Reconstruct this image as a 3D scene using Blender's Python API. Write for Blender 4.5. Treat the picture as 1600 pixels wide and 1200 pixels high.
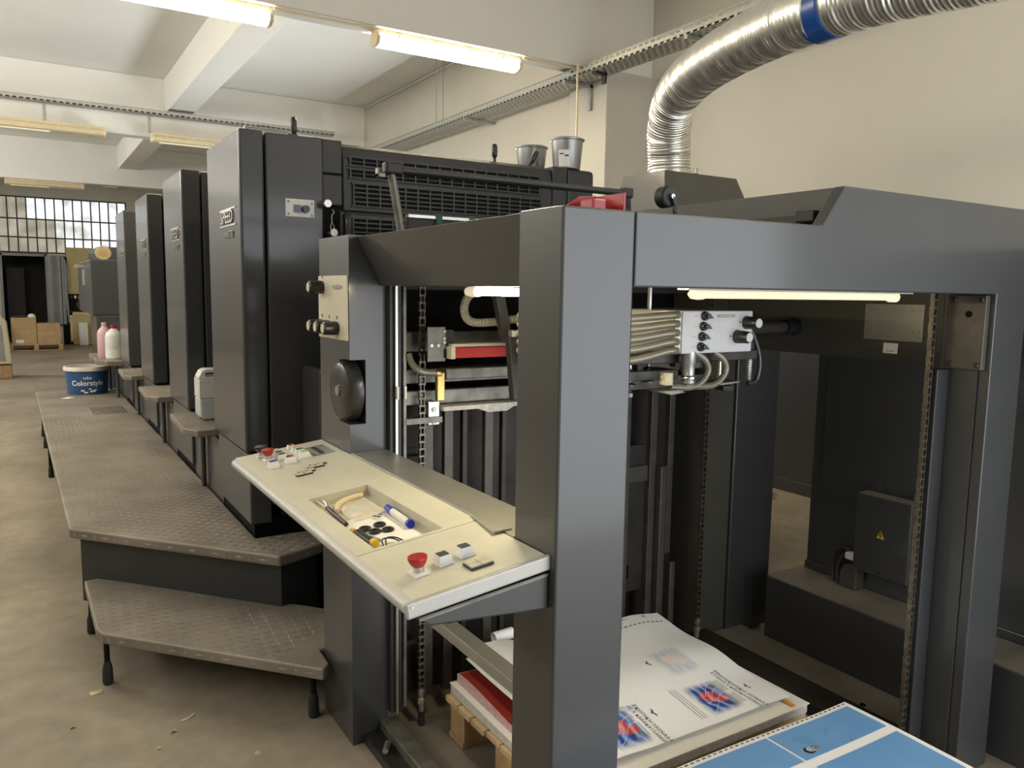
import bpy, bmesh, math, random
from mathutils import Vector, Matrix
random.seed(7)
S = bpy.context.scene
COL = S.collection
for o in list(bpy.data.objects): bpy.data.objects.remove(o)

# ------------------------------------------------------------------ camera
def make_camera():
    yaw, pitch, roll, f = math.radians(31.92376), math.radians(-6.69878), math.radians(.848458), 1230.34
    F = Vector((math.sin(yaw)*math.cos(pitch), math.cos(yaw)*math.cos(pitch), math.sin(pitch)))
    Rt = Vector((math.cos(yaw), -math.sin(yaw), 0)); U = Rt.cross(F)
    r = math.cos(roll)*Rt + math.sin(roll)*U; u = -math.sin(roll)*Rt + math.cos(roll)*U
    cd = bpy.data.cameras.new('camera'); co = bpy.data.objects.new('camera', cd); COL.objects.link(co)
    cd.sensor_width = 36; cd.lens = f/1600*36; cd.clip_start = .02; cd.clip_end = 100
    M = Matrix((( r.x, u.x, -F.x, 0), (r.y, u.y, -F.y, 0), (r.z, u.z, -F.z, 1.6), (0,0,0,1)))
    co.matrix_world = M
    S.camera = co
make_camera()

# ------------------------------------------------------------------ world, daylight, exposure
W = bpy.data.worlds.new('world'); S.world = W; W.use_nodes = True
W.node_tree.nodes['Background'].inputs[0].default_value = (.75, .85, 1, 1)
W.node_tree.nodes['Background'].inputs[1].default_value = .6
S.view_settings.view_transform = 'Standard'; S.view_settings.look = 'None'
S.view_settings.exposure = .5; S.view_settings.gamma = 1; S.view_settings.use_curve_mapping = False

def area_light(name, loc, rot, sx, sy, power, color):
    ld = bpy.data.lights.new(name, 'AREA'); ld.shape = 'RECTANGLE'; ld.size = sx; ld.size_y = sy
    ld.energy = power; ld.color = color
    o = bpy.data.objects.new(name, ld); COL.objects.link(o); o.location = loc; o.rotation_euler = rot
    return o
# daylight falling in through the wide doorway in the wall behind the photographer
DOOR_X0, DOOR_X1, DOOR_Z = .9, 5.0, 2.53
area_light('doorway_daylight', ((DOOR_X0+DOOR_X1)/2, -1.52, DOOR_Z/2), (math.radians(90), 0, 0), DOOR_X1-DOOR_X0, DOOR_Z, 86, (.94, .97, 1))
# added daylight from unseen left wall windows, lifting the ceiling and the tower sides
for wy, wp in ((1.2, 45), (4.6, 45), (10.4, 150), (17.2, 150)):
    area_light('added_side_daylight', (-4.12, wy, 3.6), (0, math.radians(-90), 0), 1.1, 3.0, wp, (1, .97, .9))
# added daylight from an unseen low window behind the press, brightening the bay ceiling
area_light('added_rear_daylight', (5.26, 10.0, 1.35), (0, math.radians(90), 0), 1.3, 4.0, 180, (.9, .95, 1))
LAMP_ON = 32.0          # emission of the lit ceiling tubes
WARM = (1, .82, .56)

# ------------------------------------------------------------------ material helpers
MATS = {}
def mat(name, col, rough=.5, metal=0, coat=0, coat_rough=.12, noise=0, nscale=8, bump=0, bscale=200, emit=None, estr=0, alpha=1, trans=0, spec=.5, col2=None):
    m = bpy.data.materials.new(name); m.use_nodes = True; nt = m.node_tree; b = nt.nodes['Principled BSDF']
    b.inputs['Base Color'].default_value = (*col, 1); b.inputs['Roughness'].default_value = rough
    b.inputs['Metallic'].default_value = metal; b.inputs['Coat Weight'].default_value = coat
    b.inputs['Coat Roughness'].default_value = coat_rough; b.inputs['Specular IOR Level'].default_value = spec
    if trans: b.inputs['Transmission Weight'].default_value = trans
    b.inputs['Alpha'].default_value = alpha
    if emit:
        b.inputs['Emission Color'].default_value = (*emit, 1); b.inputs['Emission Strength'].default_value = estr
    tc = nt.nodes.new('ShaderNodeTexCoord')
    if noise:
        n = nt.nodes.new('ShaderNodeTexNoise'); n.inputs['Scale'].default_value = nscale; n.inputs['Detail'].default_value = 6
        n.inputs['Roughness'].default_value = .62
        nt.links.new(tc.outputs['Object'], n.inputs['Vector'])
        r = nt.nodes.new('ShaderNodeMapRange'); r.inputs['From Min'].default_value = .3; r.inputs['From Max'].default_value = .7
        nt.links.new(n.outputs['Fac'], r.inputs['Value'])
        mx = nt.nodes.new('ShaderNodeMix'); mx.data_type = 'RGBA'
        c2 = col2 or tuple(c*(1-noise) for c in col)
        mx.inputs[6].default_value = (*c2, 1); mx.inputs[7].default_value = (*[min(1, c*(1+noise*.5)) for c in col], 1)
        nt.links.new(r.outputs[0], mx.inputs[0]); nt.links.new(mx.outputs[2], b.inputs['Base Color'])
    if bump:
        n = nt.nodes.new('ShaderNodeTexNoise'); n.inputs['Scale'].default_value = bscale; n.inputs['Detail'].default_value = 3
        nt.links.new(tc.outputs['Object'], n.inputs['Vector'])
        bp = nt.nodes.new('ShaderNodeBump'); bp.inputs['Strength'].default_value = bump; bp.inputs['Distance'].default_value = .002
        nt.links.new(n.outputs['Fac'], bp.inputs['Height']); nt.links.new(bp.outputs[0], b.inputs['Normal'])
    MATS[name] = m
    return m

mat('paint', (.044, .045, .046), .45, 0, .5, .13, noise=.07, nscale=3, bump=.06, bscale=260)
mat('paint_olive', (.068, .065, .052), .45, 0, .3, .15, noise=.1, nscale=4, bump=.05, bscale=260)
mat('paint_black', (.03, .031, .032), .5, 0, .1, .25, noise=.15, nscale=5)
mat('black', (.006, .006, .006), .7, spec=.15)
mat('dark_steel', (.05, .046, .042), .5, .5, noise=.35, nscale=9)
mat('dark_plate', (.045, .034, .027), .55, .4, noise=.5, nscale=5)
mat('bar_steel', (.095, .085, .07), .45, .35, noise=.3, nscale=14)
mat('steel', (.21, .2, .17), .45, .6, noise=.45, nscale=14)
mat('bright_steel', (.6, .58, .53), .3, .9, noise=.1, nscale=25)
mat('brushed', (.45, .44, .39), .42, .75, noise=.12, nscale=12)
mat('chrome', (.85, .85, .83), .1, 1)
mat('console_top', (.68, .65, .52), .45, .1, noise=.07, nscale=10)
mat('console_edge', (.5, .49, .45), .42, .25, noise=.08, nscale=10)
mat('tray_lining', (.62, .58, .46), .6, noise=.1, nscale=14)
mat('panel_cream', (.66, .6, .45), .42, noise=.05, nscale=10)
mat('tread', (.26, .228, .183), .5, .25, noise=.5, nscale=2.6, bump=.3, bscale=120, col2=(.165, .142, .112))
mat('tread_bar', (.36, .325, .27), .4, .45, noise=.35, nscale=6)
mat('wall', (.6, .575, .5), .8, noise=.05, nscale=.9, bump=.08, bscale=60)
mat('ceiling', (.8, .79, .74), .85, noise=.04, nscale=.8, bump=.08, bscale=50)
mat('galv', (.42, .42, .39), .42, .7, noise=.2, nscale=20)
mat('alu', (.8, .78, .72), .34, .92, noise=.06, nscale=30)
mat('blue_tape', (.012, .075, .3), .28, 0, .3)
mat('lamp_body', (.75, .62, .4), .45)
mat('lamp_lit', (1, .9, .7), .4, emit=(1, .86, .63), estr=LAMP_ON)
mat('lamp_off', (.66, .56, .36), .25, alpha=1, noise=.1)
mat('tube_off', (.9, .85, .7), .3)
mat('machine_tube', (1, .95, .8), .4, emit=(1, .86, .56), estr=75)
mat('tube_cover', (.72, .66, .48), .35, emit=(1, .86, .56), estr=.4)
mat('white_paint', (.5, .5, .5), .4, noise=.04, nscale=20)
mat('white_plastic', (.78, .78, .74), .4)
mat('plastic_black', (.018, .018, .018), .35, 0, .2)
mat('rubber', (.015, .015, .015), .6)
mat('red', (.42, .012, .016), .35, 0, .2)
mat('red_dark', (.28, .03, .04), .4)
mat('red_bar', (.55, .03, .015), .45, noise=.3, nscale=12)
mat('blue_cap', (.05, .06, .28), .35)
mat('green_cap', (.05, .22, .06), .4)
mat('amber_cap', (.62, .5, .24), .4)
mat('grey_cap', (.08, .08, .08), .35)
mat('marker_blue', (.01, .03, .42), .3)
mat('yellow', (.75, .48, .02), .4)
mat('brass', (.55, .4, .14), .35, .9)
mat('cable_beige', (.66, .58, .4), .45)
mat('hose_grey', (.18, .165, .125), .25, .2)
mat('hose_black', (.03, .03, .03), .35, 0, .3)
mat('conduit', (.33, .31, .25), .5)
mat('green', (.015, .1, .05), .55)
mat('wood', (.48, .3, .15), .7, noise=.3, nscale=12)
mat('wood_pale', (.6, .43, .25), .7, noise=.3, nscale=12)
mat('paper', (.88, .85, .77), .62)
mat('paper_white', (.95, .94, .91), .55)
mat('paper_edge', (.66, .63, .57), .8, noise=.25, nscale=60)
mat('paper_pink', (.62, .42, .44), .8, noise=.25, nscale=60)
mat('paper_red', (.32, .03, .02), .5)
mat('ink_black', (.02, .018, .018), .5)
mat('ink_brown', (.16, .09, .06), .5)
mat('ink_grey', (.3, .28, .25), .5)
mat('ink_orange', (.75, .3, .05), .5)
mat('cardboard', (.5, .34, .17), .75, noise=.12, nscale=6)
mat('jug', (.85, .86, .83), .35, trans=.2)
mat('jug_liquid', (.6, .63, .62), .3, trans=.1)
mat('pink', (.62, .4, .42), .4)
mat('bucket_blue', (.035, .1, .28), .4, noise=.15, nscale=9)
mat('bucket_white', (.75, .71, .62), .5, noise=.15, nscale=12)
mat('label_white', (.82, .81, .78), .5)
mat('can_grey', (.36, .36, .36), .38, .7)
mat('yellow_panel', (.52, .43, .2), .5, noise=.12, nscale=3)
mat('strip_grey', (.3, .31, .32), .5, noise=.2, nscale=2)
mat('leaf', (.55, .5, .25), .7)
mat('bag', (.85, .8, .66), .3, alpha=.6)
mat('cream_cloth', (.8, .66, .4), .7)
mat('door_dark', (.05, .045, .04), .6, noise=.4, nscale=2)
mat('frame_dark', (.05, .035, .03), .6)
mat('bluish_display', (.06, .08, .14), .2)
mat('lcd', (.28, .29, .26), .3, .3)

def floor_mat():
    m = bpy.data.materials.new('floor_concrete'); m.use_nodes = True; nt = m.node_tree; b = nt.nodes['Principled BSDF']
    tc = nt.nodes.new('ShaderNodeTexCoord')
    def noise(sc, d=6):
        n = nt.nodes.new('ShaderNodeTexNoise'); n.inputs['Scale'].default_value = sc; n.inputs['Detail'].default_value = d; n.inputs['Roughness'].default_value = .65
        nt.links.new(tc.outputs['Object'], n.inputs['Vector']); return n
    n1, n2 = noise(1.1), noise(9)
    r1 = nt.nodes.new('ShaderNodeValToRGB'); r1.color_ramp.elements[0].position = .3; r1.color_ramp.elements[0].color = (.22, .18, .128, 1)
    r1.color_ramp.elements[1].position = .7; r1.color_ramp.elements[1].color = (.42, .355, .26, 1)
    e = r1.color_ramp.elements.new(.5); e.color = (.325, .272, .195, 1)
    nt.links.new(n1.outputs['Fac'], r1.inputs[0])
    mx = nt.nodes.new('ShaderNodeMix'); mx.data_type = 'RGBA'; mx.blend_type = 'MULTIPLY'; mx.inputs[0].default_value = .35
    r2 = nt.nodes.new('ShaderNodeValToRGB'); r2.color_ramp.elements[0].position = .35; r2.color_ramp.elements[0].color = (.5, .5, .5, 1); r2.color_ramp.elements[1].position = .65
    nt.links.new(n2.outputs['Fac'], r2.inputs[0]); nt.links.new(r1.outputs[0], mx.inputs[6]); nt.links.new(r2.outputs[0], mx.inputs[7])
    nt.links.new(mx.outputs[2], b.inputs['Base Color']); b.inputs['Roughness'].default_value = .55
    bp = nt.nodes.new('ShaderNodeBump'); bp.inputs['Strength'].default_value = .12; bp.inputs['Distance'].default_value = .01
    nt.links.new(n2.outputs['Fac'], bp.inputs['Height']); nt.links.new(bp.outputs[0], b.inputs['Normal'])
    MATS['floor'] = m
floor_mat()

def tray_mat():
    """galvanised sheet with real punched slots (alpha), laid out in object space along the tray"""
    m = bpy.data.materials.new('perforated_steel'); m.use_nodes = True; nt = m.node_tree; b = nt.nodes['Principled BSDF']
    b.inputs['Base Color'].default_value = (.46, .46, .42, 1); b.inputs['Metallic'].default_value = .65; b.inputs['Roughness'].default_value = .42
    tc = nt.nodes.new('ShaderNodeTexCoord'); sp = nt.nodes.new('ShaderNodeSeparateXYZ'); nt.links.new(tc.outputs['UV'], sp.inputs[0])
    def math_(op, a, bb):
        n = nt.nodes.new('ShaderNodeMath'); n.operation = op
        for i, v in enumerate((a, bb)):
            if isinstance(v, (int, float)): n.inputs[i].default_value = v
            else: nt.links.new(v, n.inputs[i])
        return n.outputs[0]
    row = math_('FLOOR', math_('DIVIDE', sp.outputs[1], .045), 0)
    sh = math_('MULTIPLY', math_('MODULO', row, 2), .04)
    fu = math_('MODULO', math_('ADD', sp.outputs[0], sh), .08)
    fv = math_('MODULO', sp.outputs[1], .045)
    a = math_('MULTIPLY', math_('GREATER_THAN', fu, .03), math_('MULTIPLY', math_('GREATER_THAN', fv, .014), math_('LESS_THAN', fv, .031)))
    al = math_('SUBTRACT', 1, a); nt.links.new(al, b.inputs['Alpha'])
    MATS['tray'] = m
tray_mat()

def frosted_mat():
    """dirty pane with daylight behind it"""
    m = bpy.data.materials.new('lit_pane'); m.use_nodes = True; nt = m.node_tree; b = nt.nodes['Principled BSDF']
    tc = nt.nodes.new('ShaderNodeTexCoord'); n = nt.nodes.new('ShaderNodeTexNoise'); n.inputs['Scale'].default_value = 2.2; n.inputs['Detail'].default_value = 5
    nt.links.new(tc.outputs['Object'], n.inputs['Vector'])
    r = nt.nodes.new('ShaderNodeValToRGB'); r.color_ramp.elements[0].position = .32; r.color_ramp.elements[0].color = (.35, .34, .28, 1)
    r.color_ramp.elements[1].position = .62; r.color_ramp.elements[1].color = (.86, .9, 1, 1)
    nt.links.new(n.outputs['Fac'], r.inputs[0]); nt.links.new(r.outputs[0], b.inputs['Emission Color'])
    b.inputs['Emission Strength'].default_value = .95; b.inputs['Base Color'].default_value = (.3, .3, .3, 1); b.inputs['Roughness'].default_value = .3
    MATS['pane_bright'] = m
    m2 = m.copy(); m2.name = 'dim_pane'; b2 = m2.node_tree.nodes['Principled BSDF']; b2.inputs['Emission Strength'].default_value = .33
    for nd in m2.node_tree.nodes:
        if nd.type == 'VALTORGB':
            nd.color_ramp.elements[0].color = (.3, .26, .17, 1); nd.color_ramp.elements[1].color = (.85, .8, .62, 1)
    MATS['pane_dim'] = m2
frosted_mat()

# ------------------------------------------------------------------ mesh builder
ORG = {}
class MB:
    def __init__(s, T=None): s.bm = bmesh.new(); s.T = T or (lambda p: p)
    def V(s, p): return s.bm.verts.new(s.T(Vector(p)))
    def poly(s, pts):
        try: return s.bm.faces.new([s.V(p) for p in pts])
        except ValueError: pass
    def box(s, x0, x1, y0, y1, z0, z1):
        v = [s.V((x, y, z)) for z in (z0, z1) for y in (y0, y1) for x in (x0, x1)]
        for f in ((0,2,3,1), (4,5,7,6), (0,1,5,4), (1,3,7,5), (3,2,6,7), (2,0,4,6)): s.bm.faces.new([v[i] for i in f])
        return s
    def prism(s, pts, axis, a, b):
        """2D polygon extruded along an axis; pts are the two other coordinates in xyz order"""
        def P(q, t):
            return {'x': (t, q[0], q[1]), 'y': (q[0], t, q[1]), 'z': (q[0], q[1], t)}[axis]
        A = [s.V(P(q, a)) for q in pts]; B = [s.V(P(q, b)) for q in pts]; n = len(pts)
        s.bm.faces.new(A); s.bm.faces.new(B[::-1])
        for i in range(n): s.bm.faces.new((A[i], B[i], B[(i+1) % n], A[(i+1) % n]))
        return s
    def cyl(s, p0, p1, r0, r1=None, n=14, cap=True):
        p0, p1 = Vector(p0), Vector(p1); r1 = r0 if r1 is None else r1
        d = (p1-p0).normalized(); a = d.orthogonal().normalized(); b = d.cross(a)
        A = []; B = []
        for i in range(n):
            c = a*math.cos(2*math.pi*i/n) + b*math.sin(2*math.pi*i/n)
            A.append(s.V(p0+c*r0)); B.append(s.V(p1+c*r1))
        for i in range(n): s.bm.faces.new((A[i], A[(i+1) % n], B[(i+1) % n], B[i]))
        if cap: s.bm.faces.new(A[::-1]); s.bm.faces.new(B)
        return s
    def tube(s, pts, r, n=8, cap=True, rad=None):
        pts = [Vector(p) for p in pts]; rings = []; prev = None
        for i, p in enumerate(pts):
            d = (pts[min(i+1, len(pts)-1)] - pts[max(i-1, 0)]).normalized()
            if prev is None: a = d.orthogonal().normalized()
            else: a = (prev - d*prev.dot(d)).normalized()
            prev = a; b = d.cross(a); rr = rad[i] if rad else r
            rings.append([s.V(p + (a*math.cos(2*math.pi*k/n) + b*math.sin(2*math.pi*k/n))*rr) for k in range(n)])
        for A, B in zip(rings, rings[1:]):
            for k in range(n): s.bm.faces.new((A[k], A[(k+1) % n], B[(k+1) % n], B[k]))
        if cap: s.bm.faces.new(rings[0][::-1]); s.bm.faces.new(rings[-1])
        return s
    def lathe(s, prof, o=(0,0,0), axis='z', n=24, cap=True):
        o = Vector(o); rings = []
        for r, h in prof:
            ring = []
            for k in range(n):
                c, q = math.cos(2*math.pi*k/n)*r, math.sin(2*math.pi*k/n)*r
                ring.append(s.V(o + Vector({'z': (c, q, h), 'x': (h, c, q), 'y': (q, h, c)}[axis])))
            rings.append(ring)
        for A, B in zip(rings, rings[1:]):
            for k in range(n): s.bm.faces.new((A[k], A[(k+1) % n], B[(k+1) % n], B[k]))
        if cap: s.bm.faces.new(rings[0][::-1]); s.bm.faces.new(rings[-1])
        return s
    def grid(s, fn, nu, nv):
        v = [[s.V(fn(i/nu, j/nv)) for j in range(nv+1)] for i in range(nu+1)]
        for i in range(nu):
            for j in range(nv): s.bm.faces.new((v[i][j], v[i+1][j], v[i+1][j+1], v[i][j+1]))
        return s
    def build(s, name, m, parent=None, bevel=0, smooth=False, seg=2, base=None, fix=True):
        bm = s.bm
        if fix: bmesh.ops.recalc_face_normals(bm, faces=bm.faces[:])
        if bevel:
            ed = [e for e in bm.edges if len(e.link_faces) == 2 and e.calc_face_angle(0) > math.radians(28)]
            bmesh.ops.bevel(bm, geom=ed, offset=bevel, segments=seg, affect='EDGES', profile=.5, clamp_overlap=True)
        me = bpy.data.meshes.new(name)
        if parent is not None: org = ORG[parent.name]
        else:
            xs = [v.co for v in bm.verts]
            org = base or Vector(((min(c.x for c in xs)+max(c.x for c in xs))/2, (min(c.y for c in xs)+max(c.y for c in xs))/2, min(c.z for c in xs)))
            org = Vector(org)
        bmesh.ops.translate(bm, verts=bm.verts[:], vec=-org)
        bm.to_mesh(me); bm.free()
        if smooth:
            me.polygons.foreach_set('use_smooth', [True]*len(me.polygons))
            if hasattr(me, 'set_sharp_from_angle'): me.set_sharp_from_angle(angle=math.radians(38))
        me.materials.append(MATS[m] if isinstance(m, str) else m)
        o = bpy.data.objects.new(name, me); COL.objects.link(o)
        if parent is not None: o.parent = parent
        else: o.location = org
        ORG[o.name] = org
        return o
def B(*a, **k): return MB(k.get('T')).box(*a)
def thing(name, loc, label, cat, group=None):
    o = bpy.data.objects.new(name, None); COL.objects.link(o); o.location = loc; o.empty_display_size = .05
    ORG[o.name] = Vector(loc); return tag(o, label, cat, group)
def tag(o, label, cat, group=None):
    o['label'] = label; o['category'] = cat
    if group: o['group'] = group
    return o
def struct(o, label=None):
    o['kind'] = 'structure'
    if label: o['label'] = label
    return o
def kids(o): return [c for c in bpy.data.objects if c.parent == o]
def dup(o, off, parent=None):
    """copy of a thing with its parts and sub-parts, moved by off"""
    c = o.copy(); COL.objects.link(c); off = Vector(off)
    if parent is None: c.location = o.location + off; ORG[c.name] = ORG[o.name] + off
    else: c.parent = parent; ORG[c.name] = ORG[parent.name]
    for k in kids(o): dup(k, (0,0,0), c)
    return c
def text_geo(body, size, extrude=0, bold=False, spacing=1):
    cu = bpy.data.curves.new('t', 'FONT'); cu.body = body; cu.size = size; cu.extrude = extrude; cu.align_x = 'CENTER'; cu.align_y = 'CENTER'
    cu.space_character = spacing; cu.resolution_u = 2
    if bold: cu.offset = size*.02
    o = bpy.data.objects.new('t', cu); COL.objects.link(o)
    dg = bpy.context.evaluated_depsgraph_get(); me = bpy.data.meshes.new_from_object(o.evaluated_get(dg))
    vs = [v.co.copy() for v in me.vertices]; fs = [tuple(p.vertices) for p in me.polygons]
    bpy.data.objects.remove(o); bpy.data.curves.remove(cu); bpy.data.meshes.remove(me)
    return vs, fs
def lettering(name, body, size, fn, m, parent, extrude=0, bold=False, spacing=1):
    """text laid out flat, every vertex placed by fn(u, v, height)"""
    vs, fs = text_geo(body, size, extrude, bold, spacing); mb = MB()
    V = [mb.bm.verts.new(Vector(fn(v.x, v.y, v.z))) for v in vs]
    for f in fs:
        try: mb.bm.faces.new([V[i] for i in f])
        except ValueError: pass
    return mb.build(name, m, parent, fix=bool(extrude))
def arc(c, r, a0, a1, n, ax='xz'):
    out = []
    for i in range(n+1):
        t = math.radians(a0+(a1-a0)*i/n); q = (math.cos(t)*r, math.sin(t)*r)
        out.append({'xz': (c[0]+q[0], c[1], c[2]+q[1]), 'yz': (c[0], c[1]+q[0], c[2]+q[1]), 'xy': (c[0]+q[0], c[1]+q[1], c[2])}[ax])
    return out
def smooth_path(pts, n=8):
    """Catmull-Rom through the points"""
    P = [Vector(p) for p in pts]; P = [P[0]*2-P[1]] + P + [P[-1]*2-P[-2]]; out = []
    for i in range(1, len(P)-2):
        for k in range(n):
            t = k/n; a, b, c, d = P[i-1], P[i], P[i+1], P[i+2]
            out.append(.5*((2*b) + (c-a)*t + (2*a-5*b+4*c-d)*t*t + (3*b-a-3*c+d)*t**3))
    out.append(P[-2]); return out

# ================================================================== THE ROOM
XW, XW1, YF, YB, XL, ZC, ZB = 5.29, 5.9, 24.6, -1.55, -4.2, 4.76, 3.87
struct(B(XL-.2, XW1+.3, YB-1.5, YF+2.5, -.12, 0).build('floor', 'floor'), 'worn brown concrete floor')
ceil = struct(B(XL-.2, XW1+.3, YB-.2, YF+.3, ZC, ZC+.2).build('ceiling', 'ceiling'), 'whitewashed concrete ceiling with deep beams')
for y0 in (-.1, 6.7, 13.5, 20.4):
    B(XL, XW if y0 > 7 else XW1, y0, y0+.26, ZB, ZC).build('cross_beam', 'ceiling', ceil, bevel=.012)
for y0, y1 in ((.16, 6.7), (6.96, 13.5), (13.76, 20.4), (20.66, YF)):
    B(2.04, 2.41, y0, y1, 4.25, ZC).build('girder', 'ceiling', ceil, bevel=.01)
    B(XL+.0, XL+.3, y0, y1, 4.25, ZC).build('girder', 'ceiling', ceil, bevel=.01)
wr = MB(); wr.box(XW, XW+.7, 6.95, YF, 0, ZC); wr.box(XW1, XW1+.3, YB, 6.95, 0, ZC)
struct(wr.build('wall_right', 'wall'), 'cream plastered side wall behind the press')
struct(B(5.2, XW1, 6.6, 7.25, 0, ZB).build('trim_1', 'wall', bevel=.012), 'square plastered pillar on the side wall')
struct(B(5.2, XW1, 13.5, 14.1, 0, ZB).build('trim_2', 'wall', bevel=.012), 'farther plastered pillar on the side wall')
struct(B(XL-.2, XL, YB, YF, 0, ZC).build('wall_left', 'wall'), 'plastered wall on the open side of the hall')
wb = MB(); wb.box(XL, DOOR_X0, YB-.2, YB, 0, ZC); wb.box(DOOR_X1, XW1, YB-.2, YB, 0, ZC); wb.box(DOOR_X0, DOOR_X1, YB-.2, YB, DOOR_Z, ZC)
struct(wb.build('wall_back', 'strip_grey'), 'wall with the wide open doorway behind the viewer')
# far wall with a band of steel framed panes over a dark doorway
ZW0, ZW1 = 2.44, 3.87
wf = MB(); wf.box(XL, XW, YF, YF+.2, ZW1, ZC); wf.box(XL, -1.9, YF, YF+.2, 0, ZW1); wf.box(2.6, XW, YF, YF+.2, 0, ZW1); wf.box(.66, 2.6, YF, YF+.2, 0, ZW0); wf.box(-1.9, -.42, YF, YF+.2, 0, ZW0)
struct(wf.build('wall_far', 'wall'), 'far end wall of the hall')
win = struct(B(-1.9, 2.6, YF+.02, YF+.06, ZW0-.04, ZW0+.01).build('window_1', 'frame_dark'), 'band of dirty steel framed panes high in the far wall')
NC = 21; cw = 4.5/NC; rows = [ZW0, 2.83, 3.31, ZW1]
fr = MB()
for i in range(NC+1): fr.box(-1.9+i*cw-.016, -1.9+i*cw+.016, YF, YF+.05, ZW0, ZW1)
for z in rows: fr.box(-1.9, 2.6, YF-.005, YF+.045, z-.018, z+.018)
fr.build('frame', 'frame_dark', win)
for i in range(NC):
    for j in range(3):
        dim = (-.5 < -1.9+i*cw < .75 and not (j == 2 and i > 9)) or (i < 11 and j == 0)
        if -1.9+i*cw > .75 and j == 0 and i < 14: dim = True
        B(-1.9+i*cw+.016, -1.9+(i+1)*cw-.016, YF+.02+random.uniform(0, .006), YF+.03, rows[j]+.018, rows[j+1]-.018).build('pane', 'pane_dim' if dim else 'pane_bright', win)
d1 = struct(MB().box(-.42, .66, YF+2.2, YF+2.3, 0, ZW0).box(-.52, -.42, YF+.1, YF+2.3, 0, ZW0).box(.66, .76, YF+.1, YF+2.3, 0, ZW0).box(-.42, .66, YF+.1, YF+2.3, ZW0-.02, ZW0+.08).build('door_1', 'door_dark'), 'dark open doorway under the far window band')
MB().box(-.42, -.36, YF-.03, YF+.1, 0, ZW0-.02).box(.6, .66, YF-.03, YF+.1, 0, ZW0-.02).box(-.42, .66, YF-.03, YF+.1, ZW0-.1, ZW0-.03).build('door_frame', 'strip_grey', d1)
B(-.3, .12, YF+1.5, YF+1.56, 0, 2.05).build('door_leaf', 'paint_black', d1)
def added_window_frame(name, x, y0, y1, z0, z1, n, label, side):  # frame bars around the added, unseen daylight areas
    w = struct(MB().box(x-.03, x+.03, y0-.06, y0, z0-.06, z1+.06).box(x-.03, x+.03, y1, y1+.06, z0-.06, z1+.06).box(x-.03, x+.03, y0, y1, z0-.06, z0).box(x-.03, x+.03, y0, y1, z1, z1+.06).build(name, 'frame_dark'), label)
    for k in range(1, n): B(x+side*.0-.012, x+.012, y0+(y1-y0)*k/n-.012, y0+(y1-y0)*k/n+.012, z0, z1).build('mullion', 'frame_dark', w)
for k_, wy in enumerate((1.2, 4.6, 10.4, 17.2)): added_window_frame('window_%d' % (k_+2), -4.08, wy-1.5, wy+1.5, 3.05, 4.15, 6, 'added high steel window, unseen, for extra daylight from the open side of the hall', 1)
added_window_frame('window_6', 5.23, 8.0, 12.0, .7, 2.0, 8, 'added low steel window hidden behind the press, for extra daylight in the second bay', -1)
# dark low partition along the side wall
struct(MB().box(5.29, 5.4, 2.2, 6.4, .05, 2.1).box(5.27, 5.42, 2.2, 6.4, 0, .1).build('trim_3', 'paint', bevel=.004), 'dark grey panelling low on the side wall behind the press')

# ================================================================== CEILING LAMPS, TRAYS, DUCT
def lamp(x0, L, y, z, lit, label):
    t = thing('fluorescent_lamp', (x0+L/2, y, z), label, 'lamp', 'fluorescent ceiling lamps')
    MB().prism([(y-.06, z), (y+.06, z), (y+.075, z-.035), (y-.075, z-.035)], 'x', x0, x0+L).build('housing', 'lamp_body', t, bevel=.006)
    d = MB().prism([(y-.07, z-.036), (y+.07, z-.036), (y+.088, z-.07), (y+.078, z-.115), (y+.03, z-.135), (y-.03, z-.135), (y-.078, z-.115), (y-.088, z-.07)], 'x', x0+.025, x0+L-.025)
    d.build('diffuser', 'lamp_lit' if lit else 'lamp_off', t, bevel=.004)
    for xa in (x0-.004, x0+L-.03): MB().prism([(y-.074, z-.03), (y+.074, z-.03), (y+.091, z-.07), (y+.08, z-.118), (y+.032, z-.139), (y-.032, z-.139), (y-.08, z-.118), (y-.091, z-.07)], 'x', xa, xa+.034).build('end_cap', 'lamp_body', t, bevel=.005)
    for k in range(4):
        xx = x0+L*(.14+.24*k); MB().box(xx-.012, xx+.012, y-.08, y-.064, z-.06, z-.02).build('clip', 'lamp_body', t)
    if not lit: MB().cyl((x0+.1, y-.03, z-.137), (x0+L*.55, y-.03, z-.137), .012).build('tube', 'tube_off', t, smooth=True)
    return t
lamp(.3, 1.56, 6.82, ZB, True, 'lit fluorescent lamp cut off by the top edge of the picture')
lamp(2.76, 1.5, 6.82, ZB, True, 'lit fluorescent lamp under the beam beside the pillar')
lamp(-2.1, 1.56, 6.82, ZB, True, 'lit fluorescent lamp at the left end of the near beam, outside the picture')
lamp(2.8, 1.56, .1, ZB, True, 'lit fluorescent lamp on the beam above the feeder')
lamp(-.38, 1.56, 13.3, ZB+.03, False, 'unlit fluorescent lamp hanging under the left cable tray, at the picture edge')
lamp(1.8, 1.56, 13.3, ZB+.03, False, 'unlit fluorescent lamp half hidden behind the nearest tower')
lamp(-.16, 1.5, 20.53, ZB, False, 'unlit fluorescent lamp on the farthest beam')
def conduit(name, pts, r, label, m='ceiling'):
    return tag(MB().tube(pts, r, 6).build(name, m, smooth=True), label, 'conduit')
conduit('lamp_conduit', [(1.86, 6.72, ZB-.02), (2.76, 6.72, ZB-.02)], .012, 'thin white conduit joining the two lit lamps', 'lamp_body')
conduit('wall_conduit', [(XW-.02, 7.3, ZC-.02), (XW-.02, 13.48, ZC-.02)], .015, 'thin conduit along the top of the side wall')
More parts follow.
